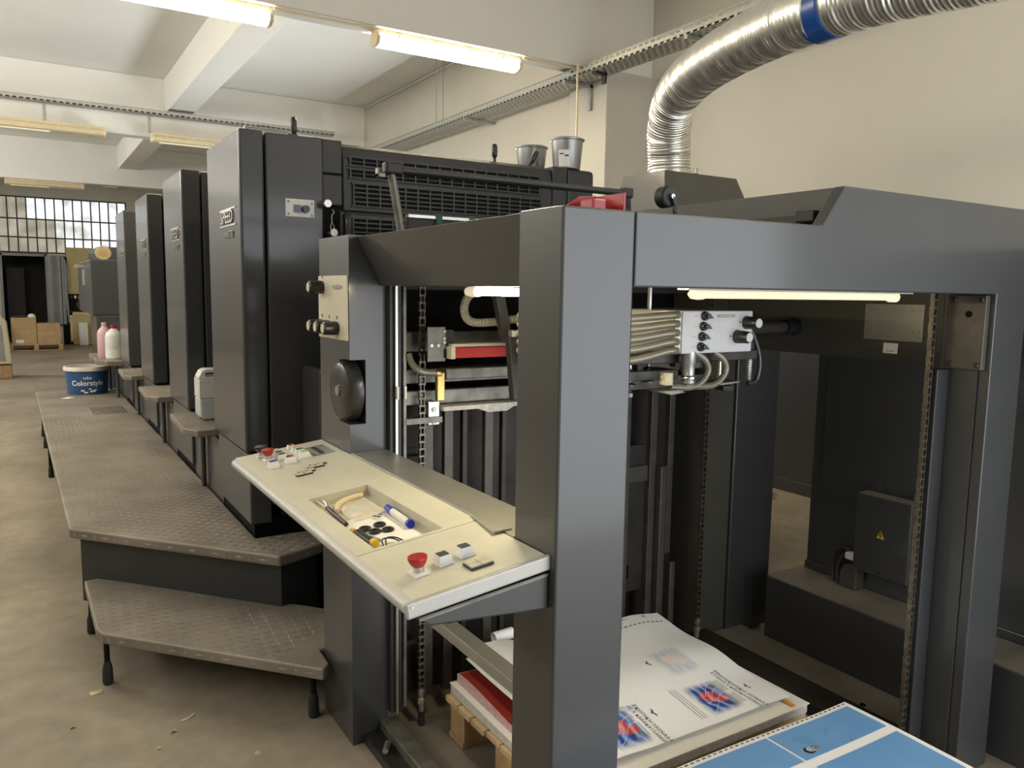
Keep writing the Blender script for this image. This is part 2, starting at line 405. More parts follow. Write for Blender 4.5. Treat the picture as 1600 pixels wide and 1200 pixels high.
conduit('end_conduit', [(4.26, 6.72, ZB-.02), (5.0, 6.72, ZB-.02)], .012, 'short white conduit from the lit lamp to the pillar', 'lamp_body')

def tray_uv(o, axis):
    me = o.data; uv = me.uv_layers.new(name='UVMap')
    for p in me.polygons:
        n = p.normal; a = max(range(3), key=lambda i: abs(n[i]))
        for li in p.loop_indices:
            c = me.vertices[me.loops[li].vertex_index].co
            u = c[axis]+50; oth = [i for i in range(3) if i not in (axis, a)]
            w = c[oth[0]]+10 if oth else 0
            uv.data[li].uv = (u, w)
def cable_tray(name, axis, a0, a1, c0, c1, z0, z1, label):
    t = thing(name, ((c0+c1)/2, (a0+a1)/2, z0) if axis == 1 else ((a0+a1)/2, (c0+c1)/2, z0), label, 'cable tray')
    def bx(ca, cb, za, zb):
        return B(ca, cb, a0, a1, za, zb) if axis == 1 else B(a0, a1, ca, cb, za, zb)
    for nm, o in (('tray_base', bx(c0, c1, z0, z0+.002)), ('tray_side', bx(c0, c0+.002, z0, z1)), ('tray_side', bx(c1-.002, c1, z0, z1))):
        ob = o.build(nm, 'tray', t); tray_uv(ob, axis)
    for nm, o in (('rim', bx(c0-.006, c0+.006, z1-.006, z1+.004)), ('rim', bx(c1-.006, c1+.006, z1-.006, z1+.004))): o.build(nm, 'galv', t)
    cb = MB()
    for k in range(8):
        c = c0+(c1-c0)*(.08+.12*k)
        pts = [((c+random.uniform(-.01, .01)), a0+(a1-a0)*i/12, z0+.02+random.uniform(0, .008)) for i in range(13)]
        if axis == 0: pts = [(p[1], p[0], p[2]) for p in pts]
        cb.tube(pts, .013, 5)
    cb.build('cable_bundle', 'hose_black', t, smooth=True)
    return t
tr = cable_tray('cable_tray', 1, 2.6, 13.4, 4.86, 5.12, 3.76, 3.84, 'long perforated cable tray running along the side wall to the pillar')
for y in (5.1, 6.85, 9.0):
    MB().box(4.84, 5.28 if y > 6 else XW1, y-.02, y+.02, 3.725, 3.757).build('bracket', 'galv', tr)
MB().box(5.165, 5.198, 6.83, 6.87, 3.5, 3.76).build('bracket_leg', 'galv', tr)
for y in (9.85, 10.1):
    MB().cyl((4.87 if y < 10 else 5.1, y, 3.84), (4.87 if y < 10 else 5.1, y, ZC), .007, n=6).build('hanger_rod', 'galv', tr)
cable_hang = MB().tube(smooth_path([(4.83, 6.6, ZB-.01), (4.82, 6.59, 3.7), (4.84, 6.61, 3.4), (4.83, 6.6, 3.0), (4.84, 6.6, 2.4)]), .011, 6).build('hanging_cable', 'cable_beige', smooth=True)
tag(cable_hang, 'thin cream cable hanging down in front of the pillar', 'cable')
tr2 = cable_tray('cable_tray', 0, -2.5, 4.6, 13.1, 13.3, 4.14, 4.2, 'slotted grey cable tray crossing the hall at upper left')
for x in (.42, 1.78): MB().box(x-.02, x+.02, 13.26, 13.3, 3.9, 4.14).build('hanger', 'galv', tr2)
MB().box(5.02, 5.04, 6.4, 6.46, 3.66, 3.86).box(4.9, 5.04, 6.4, 6.46, 3.74, 3.78).build('wall_hook', 'dark_steel', tr)

# duct
def duct():
    t = thing('exhaust_duct', (3.62, 3.92, 2.36), 'flexible ribbed aluminium duct bending from the hood towards the viewer', 'duct')
    R = .135
    path = smooth_path([(3.62, 3.92, 2.36), (3.605, 3.91, 2.5), (3.56, 3.87, 2.64), (3.47, 3.72, 2.785), (3.37, 3.45, 2.86), (3.25, 3.05, 2.885), (3.135, 2.56, 2.885), (3.13, 2.4, 2.88)], 20)
    def ribbed(pts, name, m, amp=.004):
        # resample finely
        L = [0]
        for a, b in zip(pts, pts[1:]): L.append(L[-1]+(b-a).length)
        n = int(L[-1]/.0055); out = []; rad = []; j = 0
        for i in range(n+1):
            s = L[-1]*i/n
            while j < len(L)-2 and L[j+1] < s: j += 1
            f = (s-L[j])/max(1e-6, L[j+1]-L[j]); out.append(pts[j].lerp(pts[j+1], f)); rad.append(R + amp*(1 if i % 4 == 0 else 0) + .0012*math.sin(i*1.7)*math.sin(i*.31))
        MB().tube(out, R, 28, rad=rad).build(name, m, t, smooth=True)
    ribbed(path, 'duct_bend', 'alu')
    p2 = smooth_path([(3.13, 2.4, 2.88), (3.11, 2.1, 2.87), (3.14, 1.7, 2.84), (3.16, 1.3, 2.81), (3.12, .9, 2.8), (3.0, .2, 2.8)], 24)
    ribbed(p2, 'duct_run', 'alu', .0045)
    MB().tube([(3.14, 2.46, 2.881), (3.132, 2.42, 2.881), (3.125, 2.37, 2.88), (3.12, 2.34, 2.879)], R+.007, 32).build('tape_band', 'blue_tape', t, smooth=True)
    MB().lathe([(R+.004, -.012), (R+.009, -.01), (R+.009, .012), (R+.004, .014)], (3.62, 3.92, 2.375), n=32, cap=False).build('hose_clamp', 'bright_steel', t, smooth=True)
    MB().box(3.7, 3.73, 3.765, 3.785, 2.365, 2.4).build('clamp_screw', 'bright_steel', t, bevel=.003)
duct()
hd = thing('extraction_hood', (3.8, 4.1, 0), 'olive grey sheet metal hood under the aluminium duct', 'hood')
m = MB(); y0, y1, X0, X1 = 3.92-.18, 3.92+.22, 3.42, 4.05
zt, zl = 2.36, 1.95
A = [(X0-.06, y0-.08, zl), (X1+.2, y0-.08, zl), (X1+.2, y1+.12, zl), (X0-.06, y1+.12, zl)]; Bq = [(X0, y0, zt), (X1, y0, zt), (X1, y1, zt), (X0, y1, zt)]
vA = [m.V(p) for p in A]; vB = [m.V(p) for p in Bq]; m.bm.faces.new(vA[::-1]); m.bm.faces.new(vB)
for i in range(4): m.bm.faces.new((vA[i], vA[(i+1) % 4], vB[(i+1) % 4], vB[i]))
m.build('hood_cowl', 'paint_olive', hd, bevel=.004)
B(X0-.06, X1+.2, y0-.08, y1+.12, 0, zl).build('cabinet', 'paint', hd, bevel=.006)

# ================================================================== PRINTING UNITS
ZP = .47
def unit(y, label):
    """operator side tower of one printing unit, y = near face at the foot"""
    t = thing('printing_unit', (1.8, y+.35, 0), label, 'printing unit')
    up = MB().prism([(y, .858), (y+.68, .858), (y+.68, 2.285), (y+.0, 2.285)], 'x', .83, .937).build('operator_cover', 'paint', t, bevel=.012, seg=3)
    lettering('badge_lettering', 'SPEED', .085, lambda u, v, h: (.829-.004-h, y+.235-u, 1.918+v), 'bright_steel', up, .003, False, 1.05)
    B(.8262, .8302, y+.075, y+.395, 1.952, 1.958).build('badge_bar', 'bright_steel', up)
    B(.8262, .8302, y+.075, y+.395, 1.878, 1.884).build('badge_bar', 'bright_steel', up)
    lettering('badge_lettering', 'MASTER', .045, lambda u, v, h: (.829-.003-h, y+.2-u, 1.838+v), 'can_grey', up, .002, False)
    MB().prism([(y+.003, .52), (y+.66, .52), (y+.66, .845), (y+.003, .845)], 'x', .845, .943).build('lower_cover', 'paint', t, bevel=.008)
    B(.87, 1.2, y+.04, y+.66, 0, .53).build('plinth', 'black', t)
    MB().prism([(y+.006, .6), (y+.66, .6), (y+.66, 2.28), (y+.006, 2.28)], 'x', .945, 1.205).build('inner_cover', 'paint', t, bevel=.008)
    B(1.0, 2.75, y+.06, y+.66, 0, 2.2).build('machine_body', 'paint_black', t, bevel=.01)
    return t
UY = [3.59, 5.03, 6.5, 8.06]
units = [unit(UY[0], 'nearest and tallest looking press tower, behind the control column')]
for yy, lb in zip(UY[1:], ('second press tower from the feeder, with a white jerrycan before it', 'third press tower from the feeder', 'farthest press tower, beside the pink and white bottles')):
    d = dup(units[0], (0, yy-UY[0], 0)); d['label'] = lb; units.append(d)
# lower body that links the towers along the platform
for i in range(4):
    a = UY[i]+.662; b = (UY[i+1] if i < 3 else 9.6)
    MB().box(.862, 2.7, a, b-.004, 0, .797).build('link_cover', 'paint', units[i], bevel=.006)
    MB().box(1.15, 2.7, a, b-.004, .797, 1.5).build('link_body', 'paint_black', units[i])

# feeder side face of the nearest tower
u4 = units[0]; yf = UY[0]
B(1.208, 1.305, yf+.03, yf+.2, 2.13, 2.283).build('corner_cover', 'paint_black', u4, bevel=.006)
B(1.208, 1.305, yf+.03, yf+.2, 1.985, 2.125).build('corner_cover', 'paint_black', u4, bevel=.006)
hood = MB().prism([(yf+.035, 1.965), (yf+.6, 1.965), (yf+.6, 2.285), (yf+.12, 2.285), (yf+.06, 2.262), (yf+.04, 2.2)], 'x', 1.31, 2.50).build('vent_hood', 'paint_black', u4, bevel=.006)
def grille(x0, x1, zs, yy, par, ncol=16):
    B(x0, x1, yy-.001, yy+.001, min(zs)-.006, max(zs)+.006).build('vent_recess', 'black', par)
    g = MB(); zz = sorted(zs)
    for i in range(len(zz)-1): g.box(x0, x1, yy-.008, yy, zz[i]+.007, zz[i+1]-.007)
    g.box(x0-.01, x1+.01, yy-.008, yy, zz[0]-.014, zz[0]-.007); g.box(x0-.01, x1+.01, yy-.008, yy, zz[-1]+.007, zz[-1]+.014)
    for i in range(ncol+1): g.box(x0+(x1-x0)*i/ncol-.004, x0+(x1-x0)*i/ncol+.004, yy-.0085, yy, zz[0]-.01, zz[-1]+.01)
    g.build('vent_grille', 'paint_black', par)
grille(1.345, 2.41, [2.205, 2.187], yf+.036, hood)
grille(1.345, 2.41, [2.15, 2.132], yf+.034, hood)
grille(1.36, 2.42, [2.085-.021*i for i in range(5)], yf+.034, hood)
lowf = MB().box(1.32, 2.75, yf+.045, yf+.2, 1.2, 1.955).build('lower_hood', 'paint_black', u4, bevel=.006)
grille(1.36, 1.9, [1.925-.022*i for i in range(10)], yf+.044, lowf, 8)
MB().tube(smooth_path([(1.31, yf-.0, 1.94), (1.31, yf-.03, 1.915), (1.31, yf-.032, 1.85), (1.31, yf-.03, 1.75), (1.31, yf, 1.72)]), .018, 10).build('grab_handle', 'plastic_black', lowf, smooth=True)
B(2.505, 2.60, yf+.04, yf+.5, 1.9, 2.283).build('end_cover', 'paint_black', u4, bevel=.006)
B(2.605, 2.80, yf+.05, yf+.55, 1.9, 2.283).build('end_cover', 'paint_black', u4, bevel=.025, seg=3)
MB().lathe([(0.001, -.01), (.012, -.01), (.012, .004), (.001, .006)], (2.805, yf+.12, 2.13), 'x', 12).build('knob', 'plastic_black', u4, smooth=True)
# small panel with display and knob
pn = B(1.03, 1.162, yf+.002, yf+.012, 1.92, 2.0).build('switch_panel', 'label_white', u4, bevel=.003)
B(1.066, 1.098, yf-.004, yf+.003, 1.942, 1.974).build('display', 'bluish_display', pn)
MB().lathe([(.001, -.022), (.016, -.022), (.018, -.004), (.018, .003)], (1.118, yf+.002, 1.957), 'y', 18).build('knob', 'plastic_black', pn, smooth=True)
for px, pz in ((1.043, 1.988), (1.15, 1.984), (1.043, 1.933), (1.15, 1.93)): MB().lathe([(.001, -.004), (.005, -.003), (.006, .001)], (px, yf+.002, pz), 'y', 10).build('screw', 'can_grey', pn)
for pz in (2.03, 1.892): MB().lathe([(.001, -.002), (.008, -.002), (.008, .006)], (1.186, yf+.01, pz), 'y', 14).build('cover_plug', 'white_plastic', u4)
B(1.2, 1.3, yf+.05, yf+.1, 1.4, 1.985).build('recess', 'black', u4)
for (kx, kz) in ((1.208, 1.985), (1.236, 1.856)):
    MB().lathe([(.001, -.03), (.017, -.03), (.0185, -.024), (.0185, -.01), (.006, -.006), (.006, .05)], (kx, yf-.02, kz), 'y', 20).build('pull_knob', 'bright_steel', u4, smooth=True)
MB().tube([(1.24, yf-.01, 1.965), (1.25, yf-.01, 1.95), (1.238, yf-.01, 1.935), (1.238, yf-.012, 1.90)], .003, 6).tube(smooth_path([(1.238, yf-.012, 1.905), (1.232, yf-.012, 1.885), (1.234, yf-.012, 1.862)]), .003, 6).tube(smooth_path([(1.238, yf-.012, 1.905), (1.248, yf-.012, 1.885), (1.246, yf-.012, 1.862)]), .003, 6).build('pull_link', 'bright_steel', u4, smooth=True)
# levers and rod on the top of the nearest tower
def lever(p, q, par):
    p, q = Vector(p), Vector(q); mid = p.lerp(q, .45)
    l = MB().cyl(p, mid, .008, n=8).build('lever', 'dark_steel', par, smooth=True)
    MB().tube([mid, mid.lerp(q, .15), mid.lerp(q, .8), q], .014, 10, rad=[.009, .015, .016, .011]).build('lever_grip', 'plastic_black', l, smooth=True)
lever((2.265, 3.85, 2.27), (2.262, 3.85, 2.405), u4)
lever((2.47, 3.85, 2.27), (2.53, 3.83, 2.39), u4)
lever((1.175, 3.92, 2.28), (1.168, 3.92, 2.425), u4)
MB().cyl((.93, 3.9, 2.335), (1.13, 3.9, 2.33), .02, n=12).build('air_spring', 'can_grey', u4, smooth=True)
for xa, xb, zz in ((1.13, 1.18, 2.34), (1.25, 1.3, 2.335), (1.31, 1.34, 2.33)): B(xa, xb, 3.88, 3.93, 2.28, zz).build('latch_block', 'paint_black', u4, bevel=.006)
B(.95, 2.6, 3.8, 4.2, 2.2, 2.287).build('top_plate', 'paint_black', u4, bevel=.008)
# ink cans on top
def can(x, y, label):
    c = thing('ink_can', (x, y, 2.287), label, 'ink can', 'ink cans on the press')
    MB().lathe([(.074, 0), (.076, .004), (.09, .155), (.098, .157), (.099, .164), (.09, .169), (.087, .169), (.085, .155), (.072, .01)], (x, y, 2.287), n=36).build('can_body', 'can_grey', c, smooth=True)
    return c
c1 = can(2.66, 3.72, 'larger looking silver ink can with a white label on the press')
def lab(mb, x, y, a0, a1, z0, z1, off=.0008):
    pts = []
    for i in range(9):
        a = math.radians(a0+(a1-a0)*i/8)
        for z in (z0, z1):
            r = .076+(z-2.291)/.151*.014+off; pts.append(mb.V((x+math.cos(a)*r, y+math.sin(a)*r, z)))
    for i in range(8): mb.bm.faces.new((pts[2*i], pts[2*i+2], pts[2*i+3], pts[2*i+1]))
    return mb
lb_ = lab(MB(), 2.66, 3.72, 200, 248, 2.295, 2.385).build('paper_label', 'label_white', c1, smooth=True)
lab(MB(), 2.66, 3.72, 205, 222, 2.36, 2.368, .0014).build('print_bar', 'red', lb_)
lab(MB(), 2.66, 3.72, 226, 242, 2.35, 2.358, .0014).build('print_bar', 'ink_black', lb_)
can(2.63, 4.04, 'smaller looking silver ink can behind the black lever')
# safety bar over the feeder
sb = thing('safety_rail', (1.5, 2.45, 1.7), 'black safety bar on posts above the feeder', 'rail')
MB().cyl((1.03, 2.42, 1.985), (2.02, 2.42, 1.985), .013, n=12).build('bar', 'paint_black', sb, smooth=True)
MB().tube([(1.035, 2.42, 1.985), (1.06, 2.42, 1.85), (1.082, 2.42, 1.718)], .014, 12).build('post', 'steel', sb, smooth=True)
MB().tube([(2.01, 2.42, 1.99), (2.025, 2.42, 1.96), (2.03, 2.42, 1.718)], .013, 12).build('post', 'paint_black', sb, smooth=True)
MB().box(1.01, 1.075, 2.4, 2.44, 1.968, 2.008).build('clamp', 'dark_steel', sb, bevel=.008)
MB().box(1.99, 2.04, 2.4, 2.44, 1.965, 2.005).build('clamp', 'paint_black', sb, bevel=.008)
MB().box(.985, 1.012, 2.405, 2.43, 1.955, 1.97).box(.985, .992, 2.405, 2.43, 1.955, 1.985).build('hook', 'steel', sb, bevel=.003)
# grey plate with green straps behind the rail
gp = thing('strap_plate', (1.7, 3.05, 1.7), 'grey tilted plate with green straps behind the safety bar', 'plate')
B(1.38, 2.2, 3.04, 3.06, 1.0, 1.905).build('plate', 'dark_steel', gp, bevel=.003)
B(1.375, 2.2, 3.03, 3.065, 1.898, 1.91).build('plate_edge', 'bright_steel', gp)
for x in (1.5, 1.66, 1.82): B(x, x+.028, 3.022, 3.07, 1.6, 1.918).build('strap', 'green', gp, bevel=.004)

# ================================================================== FEEDER
fd = thing('sheet_feeder', (1.8, 2.0, 0), 'dark grey sheet feeder frame with four columns in the foreground', 'feeder')
YN = 1.295
B(.92, 1.107, YN, 1.458, 0, 1.772).build('column', 'paint', fd, bevel=.005)
# front plate: beam, drive side column face and the raised cover front are one continuous sheet
MB().prism([(1.109, 1.613), (2.572, 1.613), (2.572, 0), (2.76, 0), (2.76, 1.88), (1.797, 1.88), (1.715, 1.776), (1.109, 1.772)], 'y', YN, 1.33).build('front_plate', 'paint', fd, bevel=.004)
B(1.109, 2.572, 1.331, 1.40, 1.62, 1.77).build('front_beam', 'paint', fd, bevel=.004)
B(2.572, 2.758, 1.331, 1.458, 0, 1.775).build('column', 'paint', fd, bevel=.004)
cv = B(1.797, 2.76, 1.332, 2.5, 1.70, 1.879).build('drive_cover', 'paint_olive', fd, bevel=.004)
B(1.788, 1.797, 1.36, 1.85, 1.785, 1.815).build('cover_slot', 'dark_steel', cv)
MB().box(1.765, 1.797, 1.362, 1.42, 1.793, 1.823).build('cover_handle', 'dark_steel', cv, bevel=.004)
# control column with handwheel recess
cc = MB()
for (xa, xb, ya, yb, za, zb) in ((.92, 1.05, 2.5, 2.8, 0, 1.147), (.92, 1.05, 2.5, 2.8, 1.365, 1.777), (.976, 1.05, 2.5, 2.8, 1.147, 1.365), (.92, .976, 2.6, 2.8, 1.147, 1.365)): cc.box(xa, xb, ya, yb, za, zb)
col2 = cc.build('control_column', 'paint', fd)
MB().lathe([(.001, -.06), (.018, -.06), (.02, -.058), (.075, -.06), (.094, -.053), (.102, -.04), (.102, -.004), (.09, .002), (.02, .004), (.02, .02)], (.961, 2.567, 1.256), 'x', 48).build('handwheel', 'plastic_black', col2, smooth=True)
MB().lathe([(.001, -.0635), (.017, -.0635), (.018, -.058), (.018, -.055)], (.961, 2.567, 1.256), 'x', 20).build('wheel_hub', 'can_grey', col2, smooth=True)
cp = B(.914, .92, 2.505, 2.797, 1.428, 1.645).build('control_panel', 'panel_cream', col2, bevel=.002)
for (ky, kz) in ((2.75, 1.605), (2.755, 1.469), (2.68, 1.468), (2.6, 1.467)):
    k = MB().lathe([(.001, -.052), (.017, -.052), (.022, -.048), (.024, -.01), (.022, 0)], (.914, ky, kz), 'x', 20).build('control_knob', 'plastic_black', col2, smooth=True)
    MB().lathe([(.001, -.0535), (.016, -.0535), (.0165, -.051)], (.914, ky, kz), 'x', 18).build('control_knob_cap', 'panel_cream', col2)
MB().prism([(2.595-.05*math.cos(a*math.pi/8)*1.0, 1.606+.008*math.sin(a*math.pi/8)) for a in range(16)], 'x', .9128, .914).build('nameplate', 'ink_grey', col2)
lettering('nameplate_lettering', 'HEIDELBERG', .011, lambda u, v, h: (.9122, 2.595-u, 1.606+v), 'panel_cream', col2)
for ky, kz in ((2.75, 1.64), (2.755, 1.503), (2.68, 1.502), (2.6, 1.501)): B(.9132, .9142, ky-.004, ky+.004, kz-.004, kz+.008).build('scale_mark', 'ink_black', col2)
# inclined side beam between the control column and the front column
MB().prism([(.945, 1.772), (1.0, 1.772), (1.09, 1.612), (1.03, 1.612)], 'y', 1.459, 2.499).build('side_beam', 'paint', fd, bevel=.003)
B(1.0, 2.75, 1.41, 2.62, 1.70, 1.716).build('top_plate', 'black', fd)
B(1.05, 2.76, 2.52, 2.7, 1.6, 1.76).build('rear_beam', 'paint_black', fd, bevel=.006)
# drive side inner beam
db = MB().prism([(2.65, 1.42), (2.69, 1.368), (2.76, 1.368), (2.76, 1.7), (2.65, 1.7)], 'y', 1.46, 2.5).build('drive_beam', 'paint_olive', fd, bevel=.003)
pl = B(2.6475, 2.65, 1.566, 1.791, 1.446, 1.575).build('instruction_plate', 'brushed', db)
def mark(ya, yb, za, zb, mt='ink_grey'): B(2.6468, 2.6476, ya, yb, za, zb).build('print_mark', mt, db)
for rz in (1.557, 1.521, 1.485):
    mark(1.755, 1.78, rz-.004, rz); mark(1.76, 1.775, rz+.004, rz+.006); mark(1.735, 1.745, rz, rz+.003)
    for k in range(4): mark(1.712-.012*k-.008, 1.712-.012*k, rz-.002, rz); mark(1.712-.012*k-.006, 1.712-.012*k-.003, rz, rz+.005)
    mark(1.64, 1.645, rz, rz+.006); mark(1.6, 1.612, rz-.007, rz-.003); mark(1.576, 1.588, rz-.007, rz-.003); mark(1.602, 1.61, rz+.003, rz+.004); mark(1.578, 1.586, rz+.003, rz+.004)
for a in (1.775, 1.725, 1.69, 1.64, 1.58): mark(a-.008, a+.008, 1.458, 1.461)
B(2.6475, 2.65, 1.655, 1.71, 1.399, 1.436).build('sticker', 'label_white', db)
mark(1.667, 1.698, 1.406, 1.409)
# plate with chain guide in the drive side front corner
gd = B(2.545, 2.571, 1.31, 1.43, 1.375, 1.61).build('guide_plate', 'bar_steel', fd, bevel=.003)
for gy, gz in ((1.325, 1.595), (1.41, 1.595), (1.325, 1.39), (1.41, 1.39)): MB().lathe([(.001, -.006), (.007, -.006), (.009, -.002), (.009, .002)], (2.545, gy, gz), 'x', 12).build('bolt', 'dark_steel', gd)
MB().lathe([(.001, -.001), (.011, -.001), (.011, .001)], (2.5445, 1.36, 1.55), 'x', 16).build('hole', 'black', gd)
MB().prism([(2.5, 1.42), (2.57, 1.42), (2.57, 1.458), (2.5, 1.458)], 'z', .03, 1.37).build('chain_guard', 'paint_black', fd, bevel=.003)
# far drive side column
MB().box(2.72, 3.0, 2.45, 2.7, .02, 1.6).build('column', 'paint', fd, bevel=.006)
MB().box(2.55, 2.715, 2.46, 2.7, .02, 1.6).build('column_flank', 'paint_olive', fd, bevel=.004)
# chains
def chain(name, x, y, z0, z1, face, parent):
    p = .0254; n = int((z1-z0)/p); c = MB()
    for i in range(n):
        z = z0+i*p; w = .0065 if i % 2 else .0095
        def P(a, b, h): return (x+a, y+b, z+h) if face == 'x' else (x+b, y+a, z+h)
        for sgn in (-1, 1):
            pts = [(.0075*math.sin(q), (p if math.cos(q) > 0 else 0)+.0085*math.cos(q)) for q in [k*math.pi/4+math.pi/8 for k in range(8)]]
            A = [c.V(P(sgn*w-.0012, u, h)) for u, h in pts]; Bv = [c.V(P(sgn*w+.0012, u, h)) for u, h in pts]
            c.bm.faces.new(A); c.bm.faces.new(Bv[::-1])
            for k in range(8): c.bm.faces.new((A[k], A[(k+1) % 8], Bv[(k+1) % 8], Bv[k]))
        c.cyl(P(-.0125, 0, 0), P(.0125, 0, 0), .0055, n=7)
    o = c.build('lifting_chain', name, parent); return o
mat('chain_metal', (.2, .17, .135), .4, .8, noise=.35, nscale=30)
chain('chain_metal', 1.165, 2.46, .16, 1.66, 'x', fd)
chain('chain_metal', 2.475, 1.435, .12, 1.62, 'x', fd)
chain('chain_metal', 2.487, 2.405, .12, 1.62, 'x', fd)
for (x, y) in ((1.165, 2.46), (2.487, 2.405)):
    MB().lathe([(.006, 0), (.012, .004), (.012, .03), (.016, .034), (.016, .05), (.01, .055), (.014, .07), (.014, .085), (.006, .09)], (x, y, .08), 'z', 14).build('chain_anchor', 'bright_steel', fd, smooth=True)
    MB().cyl((x, y, 0), (x, y, .085), .012, n=12).build('anchor_rod', 'dark_steel', fd, smooth=True)
# guide rails beside the control column
MB().box(1.052, 1.062, 2.47, 2.5, .1, 1.612).build('guide_rail', 'paint_black', fd)
MB().box(1.066, 1.074, 2.455, 2.5, .1, 1.612).build('guide_rail', 'bright_steel', fd)
MB().box(1.078, 1.088, 2.46, 2.5, .1, 1.612).build('guide_rail', 'paint_black', fd)
MB().box(1.092, 1.104, 2.45, 2.5, .12, 1.612).build('guide_rail', 'steel', fd, bevel=.002)
for x in (1.07, 1.098): B(x-.004, x+.004, 2.443, 2.456, 1.23, 1.275).build('rail_stop', 'white_plastic', fd, bevel=.002)
# lower frame
B(1.02, 1.085, 1.459, 2.5, .03, .07).build('base_bar', 'steel', fd, bevel=.004)
B(.96, 1.02, 1.459, 2.5, .0, .035).build('base_foot', 'dark_steel', fd)
MB().cyl((1.0, 2.38, .05), (.97, 2.33, .055), .01, n=8).build('foot_bolt', 'bright_steel', fd, smooth=True)
rail = MB().box(1.005, 1.055, 1.459, 2.3, .59, .625).build('side_rail', 'brushed', fd, bevel=.003)
B(1.022, 1.038, 1.98, 2.03, .6245, .6258).build('rail_slot', 'black', rail)
B(2.45, 2.6, 1.46, 2.46, .0, .08).build('base_bar', 'dark_plate', fd, bevel=.006)
B(2.6, 2.83, 1.46, 2.46, .0, .05).build('base_plate', 'tread', fd, bevel=.004)
MB().lathe([(.001, 0), (.012, 0), (.012, .002)], (2.66, 1.7, .05), 'z', 12).build('hole', 'black', fd)
# front stop wall with vertical bars
B(1.1, 2.62, 2.66, 2.69, .05, 1.22).build('stop_wall', 'dark_plate', fd)
B(1.1, 2.62, 2.72, 2.75, 1.2, 1.7).build('rear_shade_panel', 'black', fd)  # black sheet added so the upper interior stays in shade
B(1.106, 1.24, 2.62, 2.65, .8, .99).build('rear_flap', 'dark_plate', fd, bevel=.003)
B(1.106, 1.24, 2.62, 2.65, 1.02, 1.2).build('rear_flap', 'dark_plate', fd, bevel=.003)
for zz in (.28, .5): B(1.106, 1.2, 2.58, 2.66, zz, zz+.02).build('cross_step', 'dark_steel', fd)
for x, w, z0, mt in ((1.205, .035, .1, 'bar_steel'), (1.285, .036, .1, 'bar_steel'), (1.36, .02, .1, 'dark_steel'), (1.455, .036, .1, 'bar_steel'), (1.53, .02, .1, 'dark_steel'), (1.78, .036, .1, 'bar_steel'), (1.98, .036, .1, 'bar_steel'), (2.13, .036, .1, 'bar_steel'), (2.28, .036, .1, 'bar_steel'), (2.385, .03, .45, 'bar_steel')):
    v = B(x, x+w, 2.52, 2.545, z0, 1.25).build('stop_bar', mt, fd, bevel=.002)
    MB().lathe([(.001, -.004), (.006, -.004), (.007, 0)], (x+w/2, 2.52, 1.2), 'y', 10).build('bar_screw', 'bright_steel', v)
    if x < 1.3:
        for k in range(6): MB().lathe([(.001, -.003), (.004, -.003), (.005, 0)], (x+w/2, 2.52, .15+.07*k), 'y', 8).build('bar_screw', 'bar_steel', v)
B(2.31, 2.345, 2.48, 2.505, .1, .86).build('stop_bar', 'bar_steel', fd, bevel=.004)
B(2.385, 2.415, 2.48, 2.505, .1, .42).build('stop_bar', 'bar_steel', fd, bevel=.006)
B(1.19, 1.235, 2.46, 2.47, 1.13, 1.215).build('pivot_plate', 'bright_steel', fd, bevel=.003)
for k in (1.14, 1.185): MB().lathe([(.001, -.006), (.008, -.006), (.009, 0)], (1.212, 2.46, k), 'y', 12).build('pivot_bolt', 'can_grey', fd)
lowp = B(2.16, 2.28, 2.548, 2.56, .3, .95).build('lower_plate', 'dark_steel', fd)
B(2.145, 2.29, 2.535, 2.548, .79, .86).build('plate_bracket', 'bar_steel', lowp, bevel=.002)
B(2.165, 2.2, 2.545, 2.549, .36, .42).build('plate_window', 'black', lowp)
# horizontal rails above the stop wall
B(1.1, 2.6, 2.52, 2.56, 1.385, 1.455).build('cross_rail', 'steel', fd, bevel=.003)
B(1.1, 2.6, 2.5, 2.54, 1.275, 1.325).build('cross_rail', 'steel', fd, bevel=.003)
B(1.1, 2.6, 2.49, 2.52, 1.20, 1.25).build('cross_rail', 'steel', fd, bevel=.003)
B(1.25, 2.0, 2.44, 2.52, 1.29, 1.33).build('cover_strip', 'steel', fd, bevel=.004)
MB().prism([(1.24, 1.18), (1.38, 1.18), (1.42, 1.165), (1.5, 1.165), (1.53, 1.18), (2.1, 1.18), (2.1, 1.195), (1.24, 1.195)], 'y', 2.44, 2.54).build('paper_flap', 'paper_edge', fd)
B(1.1, 1.24, 2.45, 2.5, 1.14, 1.16).build('cross_rail', 'steel', fd)
rb = B(1.235, 2.0, 2.36, 2.39, 1.372, 1.408).build('sheet_guide', 'red_bar', fd, bevel=.002)
B(1.225, 1.24, 2.355, 2.395, 1.37, 1.412).build('guide_end', 'panel_cream', rb)
B(1.235, 2.0, 2.37, 2.41, 1.41, 1.42).build('guide_edge', 'panel_cream', rb)
sp_ = B(1.155, 1.222, 2.392, 2.4, 1.36, 1.478).build('bracket_plate', 'steel', fd, bevel=.002)
B(1.222, 1.258, 2.4, 2.41, 1.41, 1.468).build('bracket_arm', 'dark_steel', sp_, bevel=.002)
for bx_, bz in ((1.167, 1.415), (1.192, 1.415), (1.215, 1.462), (1.215, 1.438), (1.215, 1.425)): MB().lathe([(.001, -.006), (.006, -.006), (.007, 0)], (bx_, 2.392, bz), 'y', 12).build('bracket_bolt', 'bright_steel', sp_)
B(1.215, 1.222, 2.389, 2.393, 1.372, 1.402).build('slot', 'black', sp_)
B(1.205, 1.235, 2.42, 2.44, 1.22, 1.32).build('terminal_block', 'brass', fd, bevel=.003)
